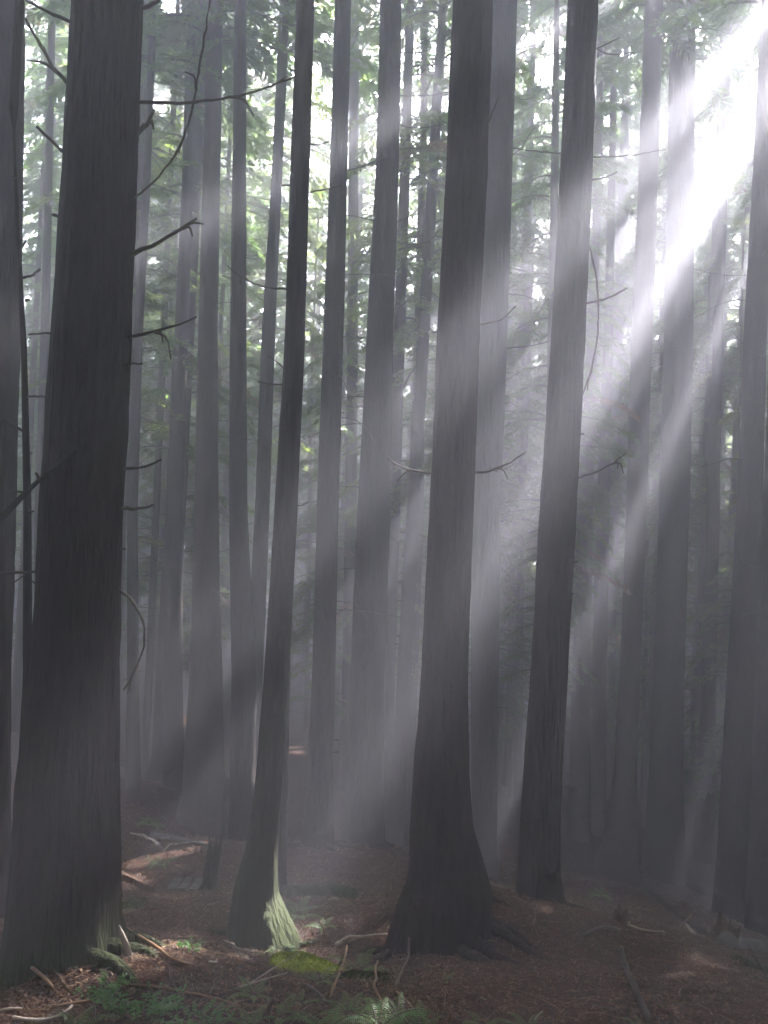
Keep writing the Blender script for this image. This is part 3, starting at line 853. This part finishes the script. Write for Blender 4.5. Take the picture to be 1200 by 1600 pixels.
for v, f, m_ in zip(mc.v, mc.f, mc.m):
    mt.v.append(v); mt.f.append(f + mt.n); mt.m.append(m_ + 1)
mt.n += mc.n
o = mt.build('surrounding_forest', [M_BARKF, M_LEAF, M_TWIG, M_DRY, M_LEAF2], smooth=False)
tag(o, "dense misty conifer forest closing in all round, with unseen trees added to block sun", 'forest', kind='stuff')

# slim stems far back that close the white gaps in the canopy
for i, (px, D) in enumerate([(58, 24), (28, 31), (236, 29), (328, 33), (402, 27), (425, 31), (472, 34), (556, 30), (640, 34), (668, 31), (246, 37), (508, 38), (600, 40), (800, 33), (840, 37), (945, 30), (352, 39), (690, 39)]):
    p = P(px, 1150, D); x, y = p[0], D
    rng = np.random.default_rng(900 + i); z = gz(x, y)
    t = thing('slender_conifer', (x, y, z), "pole-thin conifer stem standing far off in the mist", 'tree', 'pole-thin conifers far off in the mist')
    m1, m2 = MB(), MB()
    generic_tree(m1, m2, rng, x, y, rng.uniform(.09, .14), z + rng.uniform(30, 38), z + rng.uniform(7, 12), rng.uniform(2.3, 2.9), 150, 230, .19, .065, twigs=12, seg=9, lm=3 if i % 2 else 0)
    m1.build('trunk', [M_BARKF, M_TWIG], t)
    m2.build('crown', [M_LEAF, M_TWIG, M_DRY, M_LEAF2], t, smooth=False)

# ------------------------------------------------------------------ forest floor

def GP(x, y, D=None, lift=0.0):
    """point on the ground seen at photo pixel (x, y)"""
    d = ray(x, y)
    ys = np.linspace(3.4, 24, 700)
    q = d[None] * (ys / d[1])[:, None]
    gg = ground(q[:, 0], q[:, 1])
    below = np.where(q[:, 2] <= gg)[0]
    i = below[0] if len(below) else len(ys) - 1
    p = q[i].copy(); p[2] = gg[i] + lift
    return p


def stick(pl, w0, w1, m, label, name='fallen_stick', cat='stick', lift=.012, group=None, seg=7, air=None, fork=0, fall=True):
    """a stick lying on the ground along photo pixels; air: extra height per control point"""
    D0 = None
    pts = []
    for i, (x, y) in enumerate(pl):
        p = GP(x, y)
        if air is not None and air[i] > 0:
            # lifted point: keep the pixel, come nearer so that it stands above the ground
            d = ray(x, y)
            for yy in np.linspace(p[1], 3.0, 200):
                q = d * (yy / d[1])
                if q[2] - gz(q[0], q[1]) >= air[i]:
                    break
            p = q
        else:
            p[2] += lift
        pts.append(p)
    pts = np.array(pts)
    n = max(8, min(36, int(np.linalg.norm(np.diff(pts, axis=0), axis=1).sum() / .05)))
    c = smooth_path(pts, n)
    if air is None:
        gg = ground(c[:, 0], c[:, 1]) + lift
        c[:, 2] = np.maximum(c[:, 2], gg)
    rg = np.random.default_rng(int(abs(pl[0][0] * 7 + pl[0][1])))
    Dm = pts[:, 1].mean()
    r = np.linspace(w0, w1, n) / 2 / F * Dm * (1 + rg.uniform(-.12, .2, n))
    mb = MB(); mb.add(*tube(c, r, seg))
    for k in range(fork):
        i = int(rg.uniform(.35, .85) * n)
        d = c[min(i + 1, n - 1)] - c[i - 1]; d /= np.linalg.norm(d)
        s2 = rg.normal(0, .6, 3); s2[2] = abs(s2[2]) * .6
        ln = rg.uniform(.06, .2)
        mb.add(*tube(smooth_path([c[i], c[i] + (d + s2 * .5) * ln * .5, c[i] + (d + s2) * ln], 6), np.linspace(r[i] * .6, r[-1] * .5, 6), 5))
    o = mb.build(name, m, origin=tuple(pts[0]))
    return tag(o, label, cat, group)


def jag_stump(name, x, y, D, w, h, m, label, cat='stump', lean=0.0, jag=.25, seg=22, group=None):
    p = P(x, y, D); z = gz(p[0], p[1]); r = w / 2 / F * D; hh = h / F * D
    rg = np.random.default_rng(int(x)); n = 12
    zz = np.linspace(-.15, hh, n)
    c = np.stack([p[0] + lean * zz, np.full(n, p[1]), z + zz], 1)
    rad = r * (1 + .35 * np.exp(-np.clip(zz, 0, None) / .12))
    ph = rg.uniform(0, 6, 4)
    v, q = tube(c, rad, seg, True, lambda nn, th: 1 + .10 * np.sin(5 * th[None] + ph[0] + np.zeros((nn, 1))) + .07 * rg.normal(0, 1, (1, seg)))
    top = v[(n - 1) * seg:n * seg]
    top[:, 2] += jag * hh * rg.uniform(-.8, 1, seg)
    v[(n - 2) * seg:(n - 1) * seg, 2] += jag * hh * .3 * rg.uniform(-1, .6, seg)
    v[-1, 2] -= jag * hh * .9
    mb = MB(); mb.add(v, q)
    o = mb.build(name, m, origin=(p[0], p[1], z))
    return tag(o, label, cat, group)


def log(pl, w, m, label, name='fallen_log', cat='log', lift=.5, seg=18, D=None, extra=None):
    pts = []
    for i, (x, y) in enumerate(pl):
        if D is not None:
            p = P(x, y, D[i]); p[2] = gz(p[0], p[1])
        else:
            p = GP(x, y)
        pts.append(p)
    pts = np.array(pts); Dm = pts[:, 1].mean(); r = w / 2 / F * Dm
    c = smooth_path(pts, 18); c[:, 2] += r * lift
    rg = np.random.default_rng(int(pl[0][0]) + 3)
    ph = rg.uniform(0, 6, 4)
    v, q = tube(c, np.linspace(r, r * .82, 18), seg, True, lambda n, th: 1 + .06 * np.sin(4 * th[None] + ph[0] + np.linspace(0, 2, n)[:, None]) + .08 * rg.normal(0, 1, (n, seg)) * .5)
    mb = MB(); mb.add(v, q)
    o = mb.build(name, m, origin=tuple(pts[0]))
    return tag(o, label, cat)


# logs and stumps
log([(1136, 1480), (1170, 1485), (1215, 1492), (1290, 1502)], 25, M_GREYW, "smooth fallen log with a sunlit pale top behind the jagged dark stump", lift=.55)
log([(440, 1404), (480, 1402), (520, 1400), (552, 1406)], 24, M_BARKM, "mossy fallen log lying between the slender mossy tree and flared mound tree", lift=.6)
log([(180, 1368), (200, 1378), (222, 1388), (236, 1396)], 13, M_ROT, "short brown log sloping down beside the massive black trunk", lift=.5)
log([(236, 1306), (270, 1312), (300, 1318), (336, 1328)], 8, M_GREYW, "long thin greenish log on the sunlit clearing before the broad misty trunk", lift=.6)
log([(188, 1196), (220, 1203), (260, 1204), (290, 1208)], 9, M_BARKF, "dim hazy log across the far clearing at the black trunk's edge", lift=.5)
log([(1010, 1392), (1040, 1418), (1078, 1448), (1100, 1462)], 12, M_BARKM, "sloping log half sunk in the hollow behind the needle mound", lift=.4)
log([(0, 1493), (18, 1500), (40, 1512), (62, 1532)], 9, M_ROT, "curved dark root running out beneath the massive black trunk", name='surface_root', cat='root', lift=.8)
jag_stump('tree_stump', 325, 1392, 10.5, 20, 68, M_BARKM, "narrow dark mossy stump in the clearing before the misty trunks", lean=.12)
jag_stump('charred_post', 348, 1322, 13.2, 9, 96, M_DARKW, "thin charred post close before a grey trunk", 'dead post', lean=.03, jag=.08, seg=12)
jag_stump('jagged_stump', 1124, 1484, 9.1, 32, 30, M_ROT, "low jagged broken stump at the end of the sunlit pale log", lean=.5, jag=.5)
jag_stump('rotten_snag', 767, 1398, 8.7, 5, 20, M_PALE, "tiny pale splintered snag between the two mound trees", 'dead snag', jag=.3, seg=8)
jag_stump('rotten_stump', 968, 1478, 8.2, 16, 14, M_ROT, "low crumbling stump at the head of the long dark stick", lean=.1, jag=.5)

# pale splinter leaning at the foot of the massive trunk
mb = MB()
a = P(186, 1446, 4.86); b = GP(203, 1496); b[2] -= .01; 
c = smooth_path([a, (a + b) / 2 + (.006, -.01, 0), b], 12)
mb.add(*tube(c, np.interp(np.linspace(0, 1, 12), [0, .2, 1], [.004, .012, .022]), 8, True, lambda n, th: 1 + .35 * np.sin(3 * th[None] + np.linspace(0, 3, n)[:, None])))
o = mb.build('wood_splinter', M_PALE, origin=tuple(b)); tag(o, "pale torn wood splinter leaning on the massive black trunk's foot", 'wood splinter')

# three weathered boards laid side by side
for k in range(3):
    cx = 268 + k * 17.5
    lo = P(cx - 3, 1404, 9.25); hi = P(cx + 9, 1386, 9.75)
    ax = hi - lo; L_ = np.linalg.norm(ax); ax /= L_
    sd = np.array((1.0, .1, 0)); sd /= np.linalg.norm(sd); nn = np.cross(sd, ax); nn /= np.linalg.norm(nn)
    hw = (.042, .036, .045)[k]; ht = .014
    zc = max(gz(lo[0], lo[1]) - lo[2], gz(hi[0], hi[1]) - hi[2]) + .035
    vs_ = []
    nseg = 8
    rg = np.random.default_rng(k)
    for i in range(nseg + 1):
        p = lo + ax * L_ * i / nseg + np.array((0, 0, zc)) + nn * .004 * math.sin(i)
        e = hw * (1 + rg.uniform(-.06, .06))
        for sx, sz in ((-1, -1), (1, -1), (1, .7), (.9, 1), (-.9, 1), (-1, .7)):
            vs_.append(p + sd * e * sx + nn * ht * sz)
    vs_ = np.array(vs_); m_ = 6
    ii = np.arange((nseg + 1) * m_).reshape(nseg + 1, m_)
    q = np.stack([ii[:-1], np.roll(ii, -1, 1)[:-1], np.roll(ii, -1, 1)[1:], ii[1:]], -1).reshape(-1, 4)
    caps = [[0, 1, 2, 3], [0, 3, 4, 5], [nseg * 6 + 3, nseg * 6 + 2, nseg * 6 + 1, nseg * 6], [nseg * 6 + 5, nseg * 6 + 4, nseg * 6 + 3, nseg * 6]]
    mb = MB(); mb.add(vs_, np.vstack([q, caps]))
    o = mb.build('weathered_board', M_GREYW, smooth=False, origin=tuple(lo))
    tag(o, ["weathered grey board on the dark soil, nearest the massive black trunk of three", "weathered grey board lying in the middle of three parallel ones", "weathered grey board of three, nearest the slender mossy tree"][k], 'board', 'three grey boards laid side by side')

# sticks the photograph shows
S = stick
S([(525, 1480), (533, 1472), (541, 1465), (565, 1464), (585, 1461), (606, 1460)], 6, 3, M_PALE, "bleached bent stick with a hooked end beside the moss mound", air=[.0, .03, .06, .05, .05, .02])
S([(546, 1474), (550, 1468), (558, 1466)], 4, 3, M_PALE, "short pale crooked twig under the hooked bleached stick", air=[0, .03, .04])
S([(480, 1470), (500, 1473), (524, 1476)], 3, 2, M_STICK, "thin brown twig lying above the bright moss")
S([(542, 1478), (536, 1505), (524, 1535), (514, 1563)], 4, 4, M_ORANGE, "orange brown stem slanting down from the moss mound", air=[.05, .06, .04, 0], fork=1)
S([(590, 1502), (588, 1528), (593, 1560), (603, 1584)], 4, 4, M_ORANGE, "orange curved stem ending above the fern fronds", air=[.04, .07, .05, 0])
S([(632, 1412), (639, 1440), (639, 1475), (632, 1510), (616, 1548)], 3.5, 4, M_STICK, "long thin vine hanging down past the flared trunk's foot", air=[.25, .18, .12, .08, 0], fork=2, name='hanging_vine', cat='vine')
S([(480, 1545), (500, 1560), (520, 1572), (540, 1576)], 5, 3, M_DARKW, "dark broken stick low among the ferns", fork=1)
S([(618, 1552), (632, 1566), (647, 1583)], 3.5, 2.5, M_ORANGE, "short orange twig below the long vine")
S([(420, 1594), (422, 1572), (430, 1562)], 8, 6, M_STICK, "thick upright brown stub beside the bright fern tips", air=[0, .06, .10], name='broken_stub')
S([(970, 1482), (978, 1510), (985, 1528), (996, 1552), (1004, 1572), (1014, 1597)], 11, 8, M_DARKW, "long wet dark stick lying down the slope of the needle mound", air=[.02, .04, .04, .04, .05, .03])
S([(912, 1466), (925, 1455), (942, 1449), (958, 1450), (968, 1455)], 6, 4, M_DARKW, "arched grey root lifting out of the needle mound", name='arched_root', cat='root', air=[0, .06, .09, .07, 0])
S([(836, 1437), (833, 1447), (838, 1458), (846, 1472)], 5, 3, M_STICK, "curved grey twig below the straight mound tree", air=[.05, .04, .02, 0])
S([(1060, 1452), (1070, 1440), (1080, 1430)], 3, 2, M_DARKW, "small dark twig sticking up before the hollow", air=[0, .06, .12])
S([(1165, 1470), (1180, 1495), (1192, 1516), (1200, 1530)], 4, 4, M_DARKW, "thin dark stem leaning across the sunlit pale log", air=[.28, .2, .1, 0])
S([(1150, 1500), (1175, 1512), (1205, 1522)], 12, 10, M_BARKM, "crooked mossy branch in the dark below the sunlit log", fork=1)
S([(1060, 1562), (1062, 1548), (1080, 1535)], 3, 2, M_STICK, "thin curved twig low on the dark mound slope", air=[0, .05, .08])
S([(985, 1448), (1000, 1455), (1028, 1458)], 4, 2.5, M_PALE, "pale sunlit twig on the crest of the needle mound", fork=2)
S([(1072, 1446), (1085, 1462)], 5, 4, M_PALE, "stubby pale chip beside the hollow, left of the jagged stump")
S([(983, 1441), (982, 1448)], 4, 3, M_PALE, "tiny upright white peg on the crest of the mound", air=[.05, 0])
S([(40, 1510), (60, 1520), (76, 1535), (88, 1555)], 6, 5, M_ORANGE, "curved orange root in the dark corner below the black trunk", air=[.01, .05, .04, 0], name='surface_root', cat='root')
S([(60, 1512), (88, 1523), (106, 1545), (115, 1563)], 5, 5, M_ROT, "curved brown root next to the orange one, touching the broken stick", air=[.01, .05, .04, 0], name='surface_root', cat='root')
S([(80, 1574), (110, 1568), (150, 1561), (172, 1553), (186, 1552)], 6, 3, M_ORANGE, "snapped straight stick with an orange end near the black trunk", air=[.02, .03, .03, .03, .01], fork=1)
S([(20, 1598), (60, 1594), (85, 1590), (100, 1582), (112, 1571)], 6, 4, M_PALE, "forked pale stick along the bottom corner", air=[0, .02, .03, .03, .03], fork=1)
S([(100, 1584), (103, 1600)], 4, 4, M_PALE, "short pale prong standing in the bottom corner", air=[.02, .0])
S([(0, 1586), (15, 1585), (34, 1584)], 4, 3, M_PALE, "short straight pale twig at the very corner")
S([(190, 1537), (240, 1541), (290, 1550), (330, 1558), (372, 1570)], 4, 3, M_ORANGE, "long thin tan stick lying above the leafy green shrub", air=[.02, .03, .03, .03, .01], fork=1)
S([(196, 1452), (222, 1466), (248, 1482), (272, 1500), (300, 1512)], 5, 5, M_ORANGE, "brown stick across the sunlit litter beside the black trunk", air=[.04, .05, .03, .02, 0])
S([(300, 1480), (330, 1492), (362, 1500)], 3.5, 2.5, M_ORANGE, "thin orange twig between sunlit litter and mossy tree")
S([(365, 1480), (385, 1492), (400, 1500)], 3.5, 2, M_STICK, "fine grey twig at the slender mossy tree's foot", fork=1)
S([(326, 1506), (340, 1508)], 3.5, 3, M_PALE, "tiny white twig on dark litter")
S([(374, 1546), (388, 1538), (398, 1532)], 5, 3, M_PALE, "branching bleached twig on the dark litter", air=[0, .03, .05], fork=3)
S([(380, 1575), (420, 1578), (470, 1576)], 4, 3, M_ORANGE, "straight tan twig half hidden by the nearest ferns")
S([(500, 1440), (506, 1452), (510, 1470)], 3, 3, M_ORANGE, "thin standing stem behind the moss mound", air=[.14, .08, 0])
S([(204, 1303), (230, 1311), (248, 1322)], 4, 5, M_PALE, "bright sunlit stick in the clearing beside the massive trunk")
S([(256, 1330), (275, 1320), (300, 1318), (326, 1326)], 3, 2, M_PALE, "pale twig with tangled forks in the sunlit clearing", fork=3)
S([(612, 1276), (625, 1288), (640, 1296)], 2.4, 2, M_PALE, "distant pale stick glinting between two grey trunks")
S([(744, 1590), (736, 1580), (740, 1572), (760, 1562)], 3, 2, M_STICK, "bent brown twig by the lone bright fern", air=[0, .04, .07, .04])
S([(704, 1600), (702, 1590), (705, 1582)], 5, 4, M_ORANGE, "short orange stub between two ferns", air=[0, .04, .07], name='broken_stub')
S([(872, 1600), (874, 1588), (880, 1578)], 4, 3, M_ORANGE, "small forked tan stub low on the mound", air=[0, .04, .06], fork=2, name='broken_stub')
S([(835, 1598), (838, 1588), (848, 1580)], 3, 2, M_PALE, "curved white twig beside the small forked stub", air=[0, .03, .06])

# dead leaning branch that crosses in front of the massive trunk (comes up from beyond the frame)
p0 = np.array((-2.9, 3.4, gz(-2.9, 3.4)))
pts = [p0, P(-60, 868, 4.15), P(0, 812, 4.3), (P(45, 765, 4.42)), P(90, 725, 4.52), P(134, 687, 4.6)]
t = thing('leaning_dead_branch', tuple(p0), "mossy broken branch leaning in across the massive black trunk", 'dead branch')
c = smooth_path(pts, 40)
mb = MB(); rg = np.random.default_rng(9)
mb.add(*tube(c, np.interp(np.linspace(0, 1, 40), [0, .7, .97, 1], [.034, .024, .009, .003]) * (1 + rg.uniform(-.1, .15, 40)), 10))
mb.build('branch_stem', M_BARKM, t)
dead_branch(t, [P(40, 770, 4.42), P(28, 768, 4.4), P(15, 767, 4.38)], .007, .004)
dead_branch(t, [P(60, 750, 4.45), P(60, 744, 4.43), P(56, 740, 4.41)], .010, .008)

# ------------------------------------------------------------------ moss mound
def mound(x, y, wpx, hpx, depth, m, label, name='moss_mound', fuzz=2600, seed=1):
    """moss lying over a hump of earth; blades of moss stand out of it"""
    c = GP(x, y); D = c[1]
    rx = wpx / 2 / F * D; rz = hpx / F * D; ry = depth
    rg = np.random.default_rng(seed)
    u = np.linspace(-1, 1, 41); U, V = np.meshgrid(u, u)
    X = c[0] + U * rx; Y = c[1] + V * ry + .18 * U * ry
    R2 = np.clip(1 - (U * U + V * V) * (1.25 + 1.3 * noise2(X * 7, Y * 7, seed + 5)), 0, 1)
    hgt = rz * R2 ** .6 * (1 + .5 * noise2(X * 9, Y * 9, seed)) + .012 * noise2(X * 40, Y * 40, seed + 1)
    Z = ground(X.ravel(), Y.ravel()).reshape(X.shape) + np.where(R2 > 0, hgt, -.05) - .01
    ii = np.arange(U.size).reshape(U.shape)
    mb = MB()
    mb.add(np.stack([X, Y, Z], -1).reshape(-1, 3), np.stack([ii[:-1, :-1], ii[:-1, 1:], ii[1:, 1:], ii[1:, :-1]], -1).reshape(-1, 4))
    a = rg.uniform(0, 6.28, fuzz); q = np.sqrt(rg.uniform(0, .95, fuzz)); uu = q * np.cos(a); vv = q * np.sin(a)
    xx = c[0] + uu * rx; yy = c[1] + vv * ry + .18 * uu * ry
    r2 = np.clip(1 - (uu * uu + vv * vv) * (1.25 + 1.3 * noise2(xx * 7, yy * 7, seed + 5)), 0, 1)
    zz = ground(xx, yy) - .03 * (r2 <= 0) + rz * r2 ** .6 * (1 + .5 * noise2(xx * 9, yy * 9, seed)) - .002
    Dv = rg.normal(0, .5, (fuzz, 3)); Dv[:, 2] = 1
    v, f = leaves(np.stack([xx, yy, zz], 1), Dv, rg.normal(0, 1, (fuzz, 3)), .026, .008, rg)
    mb.add(v, f)
    o = mb.build(name, m, origin=tuple(c))
    return tag(o, label, 'moss')


mound(478, 1516, 120, 24, .26, M_MOSS, "bright yellow green moss cushion glowing in a patch of sun", seed=2)
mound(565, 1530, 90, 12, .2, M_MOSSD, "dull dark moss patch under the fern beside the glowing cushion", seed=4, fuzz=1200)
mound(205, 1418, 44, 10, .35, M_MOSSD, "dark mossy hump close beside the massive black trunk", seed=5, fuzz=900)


# ------------------------------------------------------------------ ferns
def fern(x, y, scale, label, seed, nf=7, m=None, D=None, lift=.0, group='ferns on the forest floor', arc=None):
    rg = np.random.default_rng(seed)
    b = GP(x, y) if D is None else P(x, y, D)
    if D is not None: b[2] = gz(b[0], b[1])
    mb = MB()
    off = rg.uniform(0, 6.28)
    for k in range(nf):
        a = off + k * 6.283 / nf + rg.normal(0, .25)
        if arc: a = rg.uniform(*arc)
        L_ = scale * rg.uniform(.7, 1.15); out = np.array((math.cos(a), math.sin(a), 0)); lat = np.array((-out[1], out[0], 0))
        n = 23
        s = np.linspace(0, 1, n)
        rise = rg.uniform(.45, .8)
        c = b + out * (L_ * s)[:, None]; c[:, 2] += L_ * (rise * s * 1.3 - (rise * 1.1) * s ** 2.1)
        mb.add(*tube(c, np.linspace(.0035, .001, n), 4, cap=False), 1)
        t = np.gradient(c, axis=0); t /= np.linalg.norm(t, axis=1)[:, None]
        pl = L_ * .19 * np.clip(1.25 * (1 - s) ** .8 * np.clip(s * 5, .3, 1), .04, 1) * np.where(s > .12, 1, 0)
        for sd in (-1, 1):
            ok = s > .12
            d = lat[None] * sd + t * .35; d[:, 2] -= .25
            d /= np.linalg.norm(d, axis=1)[:, None]
            cc = (c + d * (pl * .5)[:, None])[ok]
            nn = np.cross(t, lat[None])[ok] + rg.normal(0, .12, (ok.sum(), 3))
            dd = d[ok]; sv = np.cross(dd, nn); sv /= np.linalg.norm(sv, axis=1)[:, None]
            hl = (pl * .5)[ok][:, None]; hw = L_ * .26 / n
            # each pinna: a tapering, slightly drooping blade in two quads
            p0 = cc - dd * hl; p1 = cc + dd * hl * .1; p2 = cc + dd * hl; p2[:, 2] -= hl[:, 0] * .25
            m1 = len(cc)
            v = np.stack([p0 - sv * hw * .7, p0 + sv * hw * .7, p1 + sv * hw, p1 - sv * hw, p2 + sv * hw * .12, p2 - sv * hw * .12], 1).reshape(-1, 3)
            i0 = np.arange(m1) * 6
            f = np.vstack([np.stack([i0, i0 + 1, i0 + 2, i0 + 3], 1), np.stack([i0 + 3, i0 + 2, i0 + 4, i0 + 5], 1)])
            mb.add(v, f, 0)
    o = mb.build('fern', [m or M_FERN, M_STICK], origin=tuple(b), smooth=False)
    return tag(o, label, 'fern', group)


fern(590, 1612, .30, "large bright fern at the bottom below the orange curved stem", 1, nf=7)
fern(655, 1622, .27, "bright fern at the bottom below the long vine's tip", 2, nf=7)
fern(752, 1606, .17, "small light green fern alone at the bottom of the dark mound", 3, nf=5)
fern(440, 1592, .17, "small fern with bright curled tips beside the thick brown stub", 4, nf=6)
fern(468, 1568, .15, "tiny sunlit fern over the thin fallen sticks", 5, nf=5)
fern(560, 1520, .26, "dull fern drooping over the dark moss patch", 6, nf=8)
fern(430, 1500, .22, "dark fern under the slender mossy tree's root", 7, nf=7)
fern(698, 1535, .12, "small fern on the dark slope under the flared tree", 8, nf=5)
fern(298, 1478, .14, "pale green sunlit fern behind the bright litter patch", 9, nf=5)
fern(465, 1432, .30, "dim fern clump beyond the slender mossy tree's foot", 10, nf=8)
fern(505, 1450, .22, "faint fern beyond the bright moss cushion", 11, nf=7)
fern(940, 1402, .35, "hazy fern on the back of the needle mound", 12, nf=8)
fern(330, 1612, .20, "blue green fern at the bottom next to the leafy shrub", 13, nf=6)
fern(390, 1610, .18, "blue green fern at the bottom under the straight tan twig", 14, nf=6)
fern(510, 1612, .24, "dark fern at the bottom between two bright ferns", 15, nf=6)
fern(250, 1352, .3, "faint fern on the shaded floor of the misty clearing", 16, nf=7)
fern(1000, 1606, .12, "bit of bright fern at the foot of the long dark stick", 17, nf=5)
fern(230, 1290, .4, "faint fern behind the sunlit clearing", 18, nf=7)


fern(120, 1612, .22, "green fern at the bottom corner among pale forked sticks", 31, nf=6)
fern(545, 1590, .24, "fern with long fronds between the orange slanting stem and the orange curved stem", 32, nf=8)
fern(620, 1590, .22, "fern with wide open fronds just above the bottom edge near the short orange twig", 33, nf=7)
fern(825, 1612, .16, "dim low fern at the bottom beside the small forked stub", 34, nf=6)
fern(395, 1560, .16, "small green fern behind the straight tan twig", 35, nf=7)
fern(500, 1535, .16, "fern hanging over the front of the glowing moss cushion", 36, nf=6)
fern(760, 1470, .12, "tiny fern on the bare brown slope of the needle mound", 37, nf=5)


def shrub(x, y, D, h, wd, n, m, label, seed, leaf=.03):
    rg = np.random.default_rng(seed)
    b = P(x, y, D); b[2] = gz(b[0], b[1])
    mb = MB()
    for k in range(n):
        a = rg.uniform(0, 6.28); o = b + np.array((math.cos(a), math.sin(a) * .6, 0)) * wd * .35 * rg.uniform(0, 1)
        o[2] = gz(o[0], o[1])
        d = np.array((math.cos(a), math.sin(a) * .6, 0)) * rg.uniform(.2, .6) * wd
        s = np.linspace(0, 1, 8)
        hh = h * rg.uniform(.6, 1.1)
        c = o + d * s[:, None]; c[:, 2] += hh * (1.4 * s - .55 * s * s)
        mb.add(*tube(c, np.linspace(.003, .0012, 8), 4, cap=False), 1)
        q = 26; t = rg.uniform(.25, 1, q)
        C = np.stack([np.interp(t, s, c[:, i]) for i in range(3)], 1)
        D_ = rg.normal(0, 1, (q, 3)); D_[:, 2] *= .35
        D_ /= np.linalg.norm(D_, axis=1)[:, None]
        N = rg.normal(0, .35, (q, 3)); N[:, 2] += 1
        v, f = leaves(C + D_ * leaf * .7, D_, N, leaf * 1.5, leaf * .75, rg)
        mb.add(v, f, 0)
    o = mb.build('leafy_shrub', [m, M_STICK], origin=tuple(b), smooth=False)
    return tag(o, label, 'shrub')


shrub(215, 1606, 4.25, .17, .42, 24, M_FERN2, "low leafy green shrub at the bottom beside the snapped stick", 1, leaf=.024)
shrub(172, 1560, 4.5, .08, .16, 8, M_FERN, "small dark sprig at the end of the snapped stick", 5, leaf=.018)
shrub(300, 1608, 4.2, .10, .34, 16, M_FERN2, "low shrub with shiny small leaves between the green shrub and ferns", 2, leaf=.015)
shrub(296, 1486, 5.15, .05, .12, 6, M_FERN2, "tiny sunlit sprig with glossy leaves on the bright litter", 3, leaf=.014)
shrub(462, 1470, 6.6, .10, .22, 9, M_FERN2, "small leafed seedling glinting at the mossy tree's root", 4, leaf=.016)

# ------------------------------------------------------------------ litter
rng = np.random.default_rng(21)
mb = MB()


def litter(n, xr, yr, L, Wd, mi, zoff=.008, flat=.35, bias=None):
    x = rng.uniform(*xr, n); y = rng.uniform(*yr, n) if bias is None else yr[0] + (yr[1] - yr[0]) * rng.uniform(0, 1, n) ** bias
    x = x * (y / yr[1]) if xr[0] < -4 else x
    z = ground(x, y) + rng.uniform(0, zoff * 2, n)
    D_ = rng.normal(0, 1, (n, 3)); D_[:, 2] *= flat
    N = rng.normal(0, .4, (n, 3)); N[:, 2] += 1
    v, f = leaves(np.stack([x, y, z], 1), D_, N, L, Wd, rng)
    mb.add(v, f, mi)


for mi in range(4):
    litter(26000, (-7, 7), (3.0, 12), .05, .008, mi, bias=1.3)
    litter(6000, (-8, 8), (3.0, 13), .03, .018, mi, bias=1.3)
    litter(5000, (-10, 10), (9, 22), .12, .022, mi, zoff=.02)
o = mb.build('needle_litter', M_LIT, smooth=False)
tag(o, "brown needles and bark crumbs covering the floor", 'litter', kind='stuff')
mb = MB()
n = 2600
x = rng.uniform(-1, 1, n); y = 3.2 + 13 * rng.uniform(0, 1, n) ** 1.3; x = x * y * .55
for i in range(n):
    a = rng.uniform(0, 3.14); ln = rng.uniform(.06, .32) * (1 + .05 * y[i]); d = np.array((math.cos(a), math.sin(a))) * ln / 2
    bend = rng.normal(0, .12, 2) * ln
    q = np.array([(x[i] - d[0], y[i] - d[1]), (x[i] + bend[0], y[i] + bend[1]), (x[i] + d[0], y[i] + d[1])])
    zz = ground(q[:, 0], q[:, 1]) + rng.uniform(.002, .02, 3) + np.array((0, .01, 0))
    mb.add(*tube(smooth_path(np.column_stack([q, zz]), 5), np.linspace(1, .5, 5) * rng.uniform(.0015, .004), 4, cap=False), int(rng.choice([0, 0, 0, 1, 2, 2])))
o = mb.build('twig_litter', [M_STICK, M_ORANGE, M_DARKW, M_PALE], smooth=True)
tag(o, "countless fine dead twigs scattered over the forest floor", 'twigs', kind='stuff')

# ------------------------------------------------------------------ haze
hm = bpy.data.materials.new("haze"); hm.use_nodes = True
hn = hm.node_tree.nodes; hn.clear()
pv = hn.new("ShaderNodeVolumePrincipled")
pv.inputs['Color'].default_value = (.87, .87, 1.0, 1)
pv.inputs['Density'].default_value = HAZE
pv.inputs['Anisotropy'].default_value = HAZE_G
ho = hn.new("ShaderNodeOutputMaterial")
hm.node_tree.links.new(pv.outputs[0], ho.inputs['Volume'])
zmin = float(GZ.min()) - 1.0
x0, x1, y0, y1, z1 = -165, 165, -35, 265, 37
v = [(x, y, z) for z in (zmin, z1) for y in (y0, y1) for x in (x0, x1)]
mb = MB(); mb.add(v, [(0, 2, 3, 1), (4, 5, 7, 6), (0, 1, 5, 4), (2, 6, 7, 3), (0, 4, 6, 2), (1, 3, 7, 5)])
o = mb.build('haze', hm, smooth=False)
tag(o, "thin pale forest mist lit by the sun", 'haze', kind='stuff')
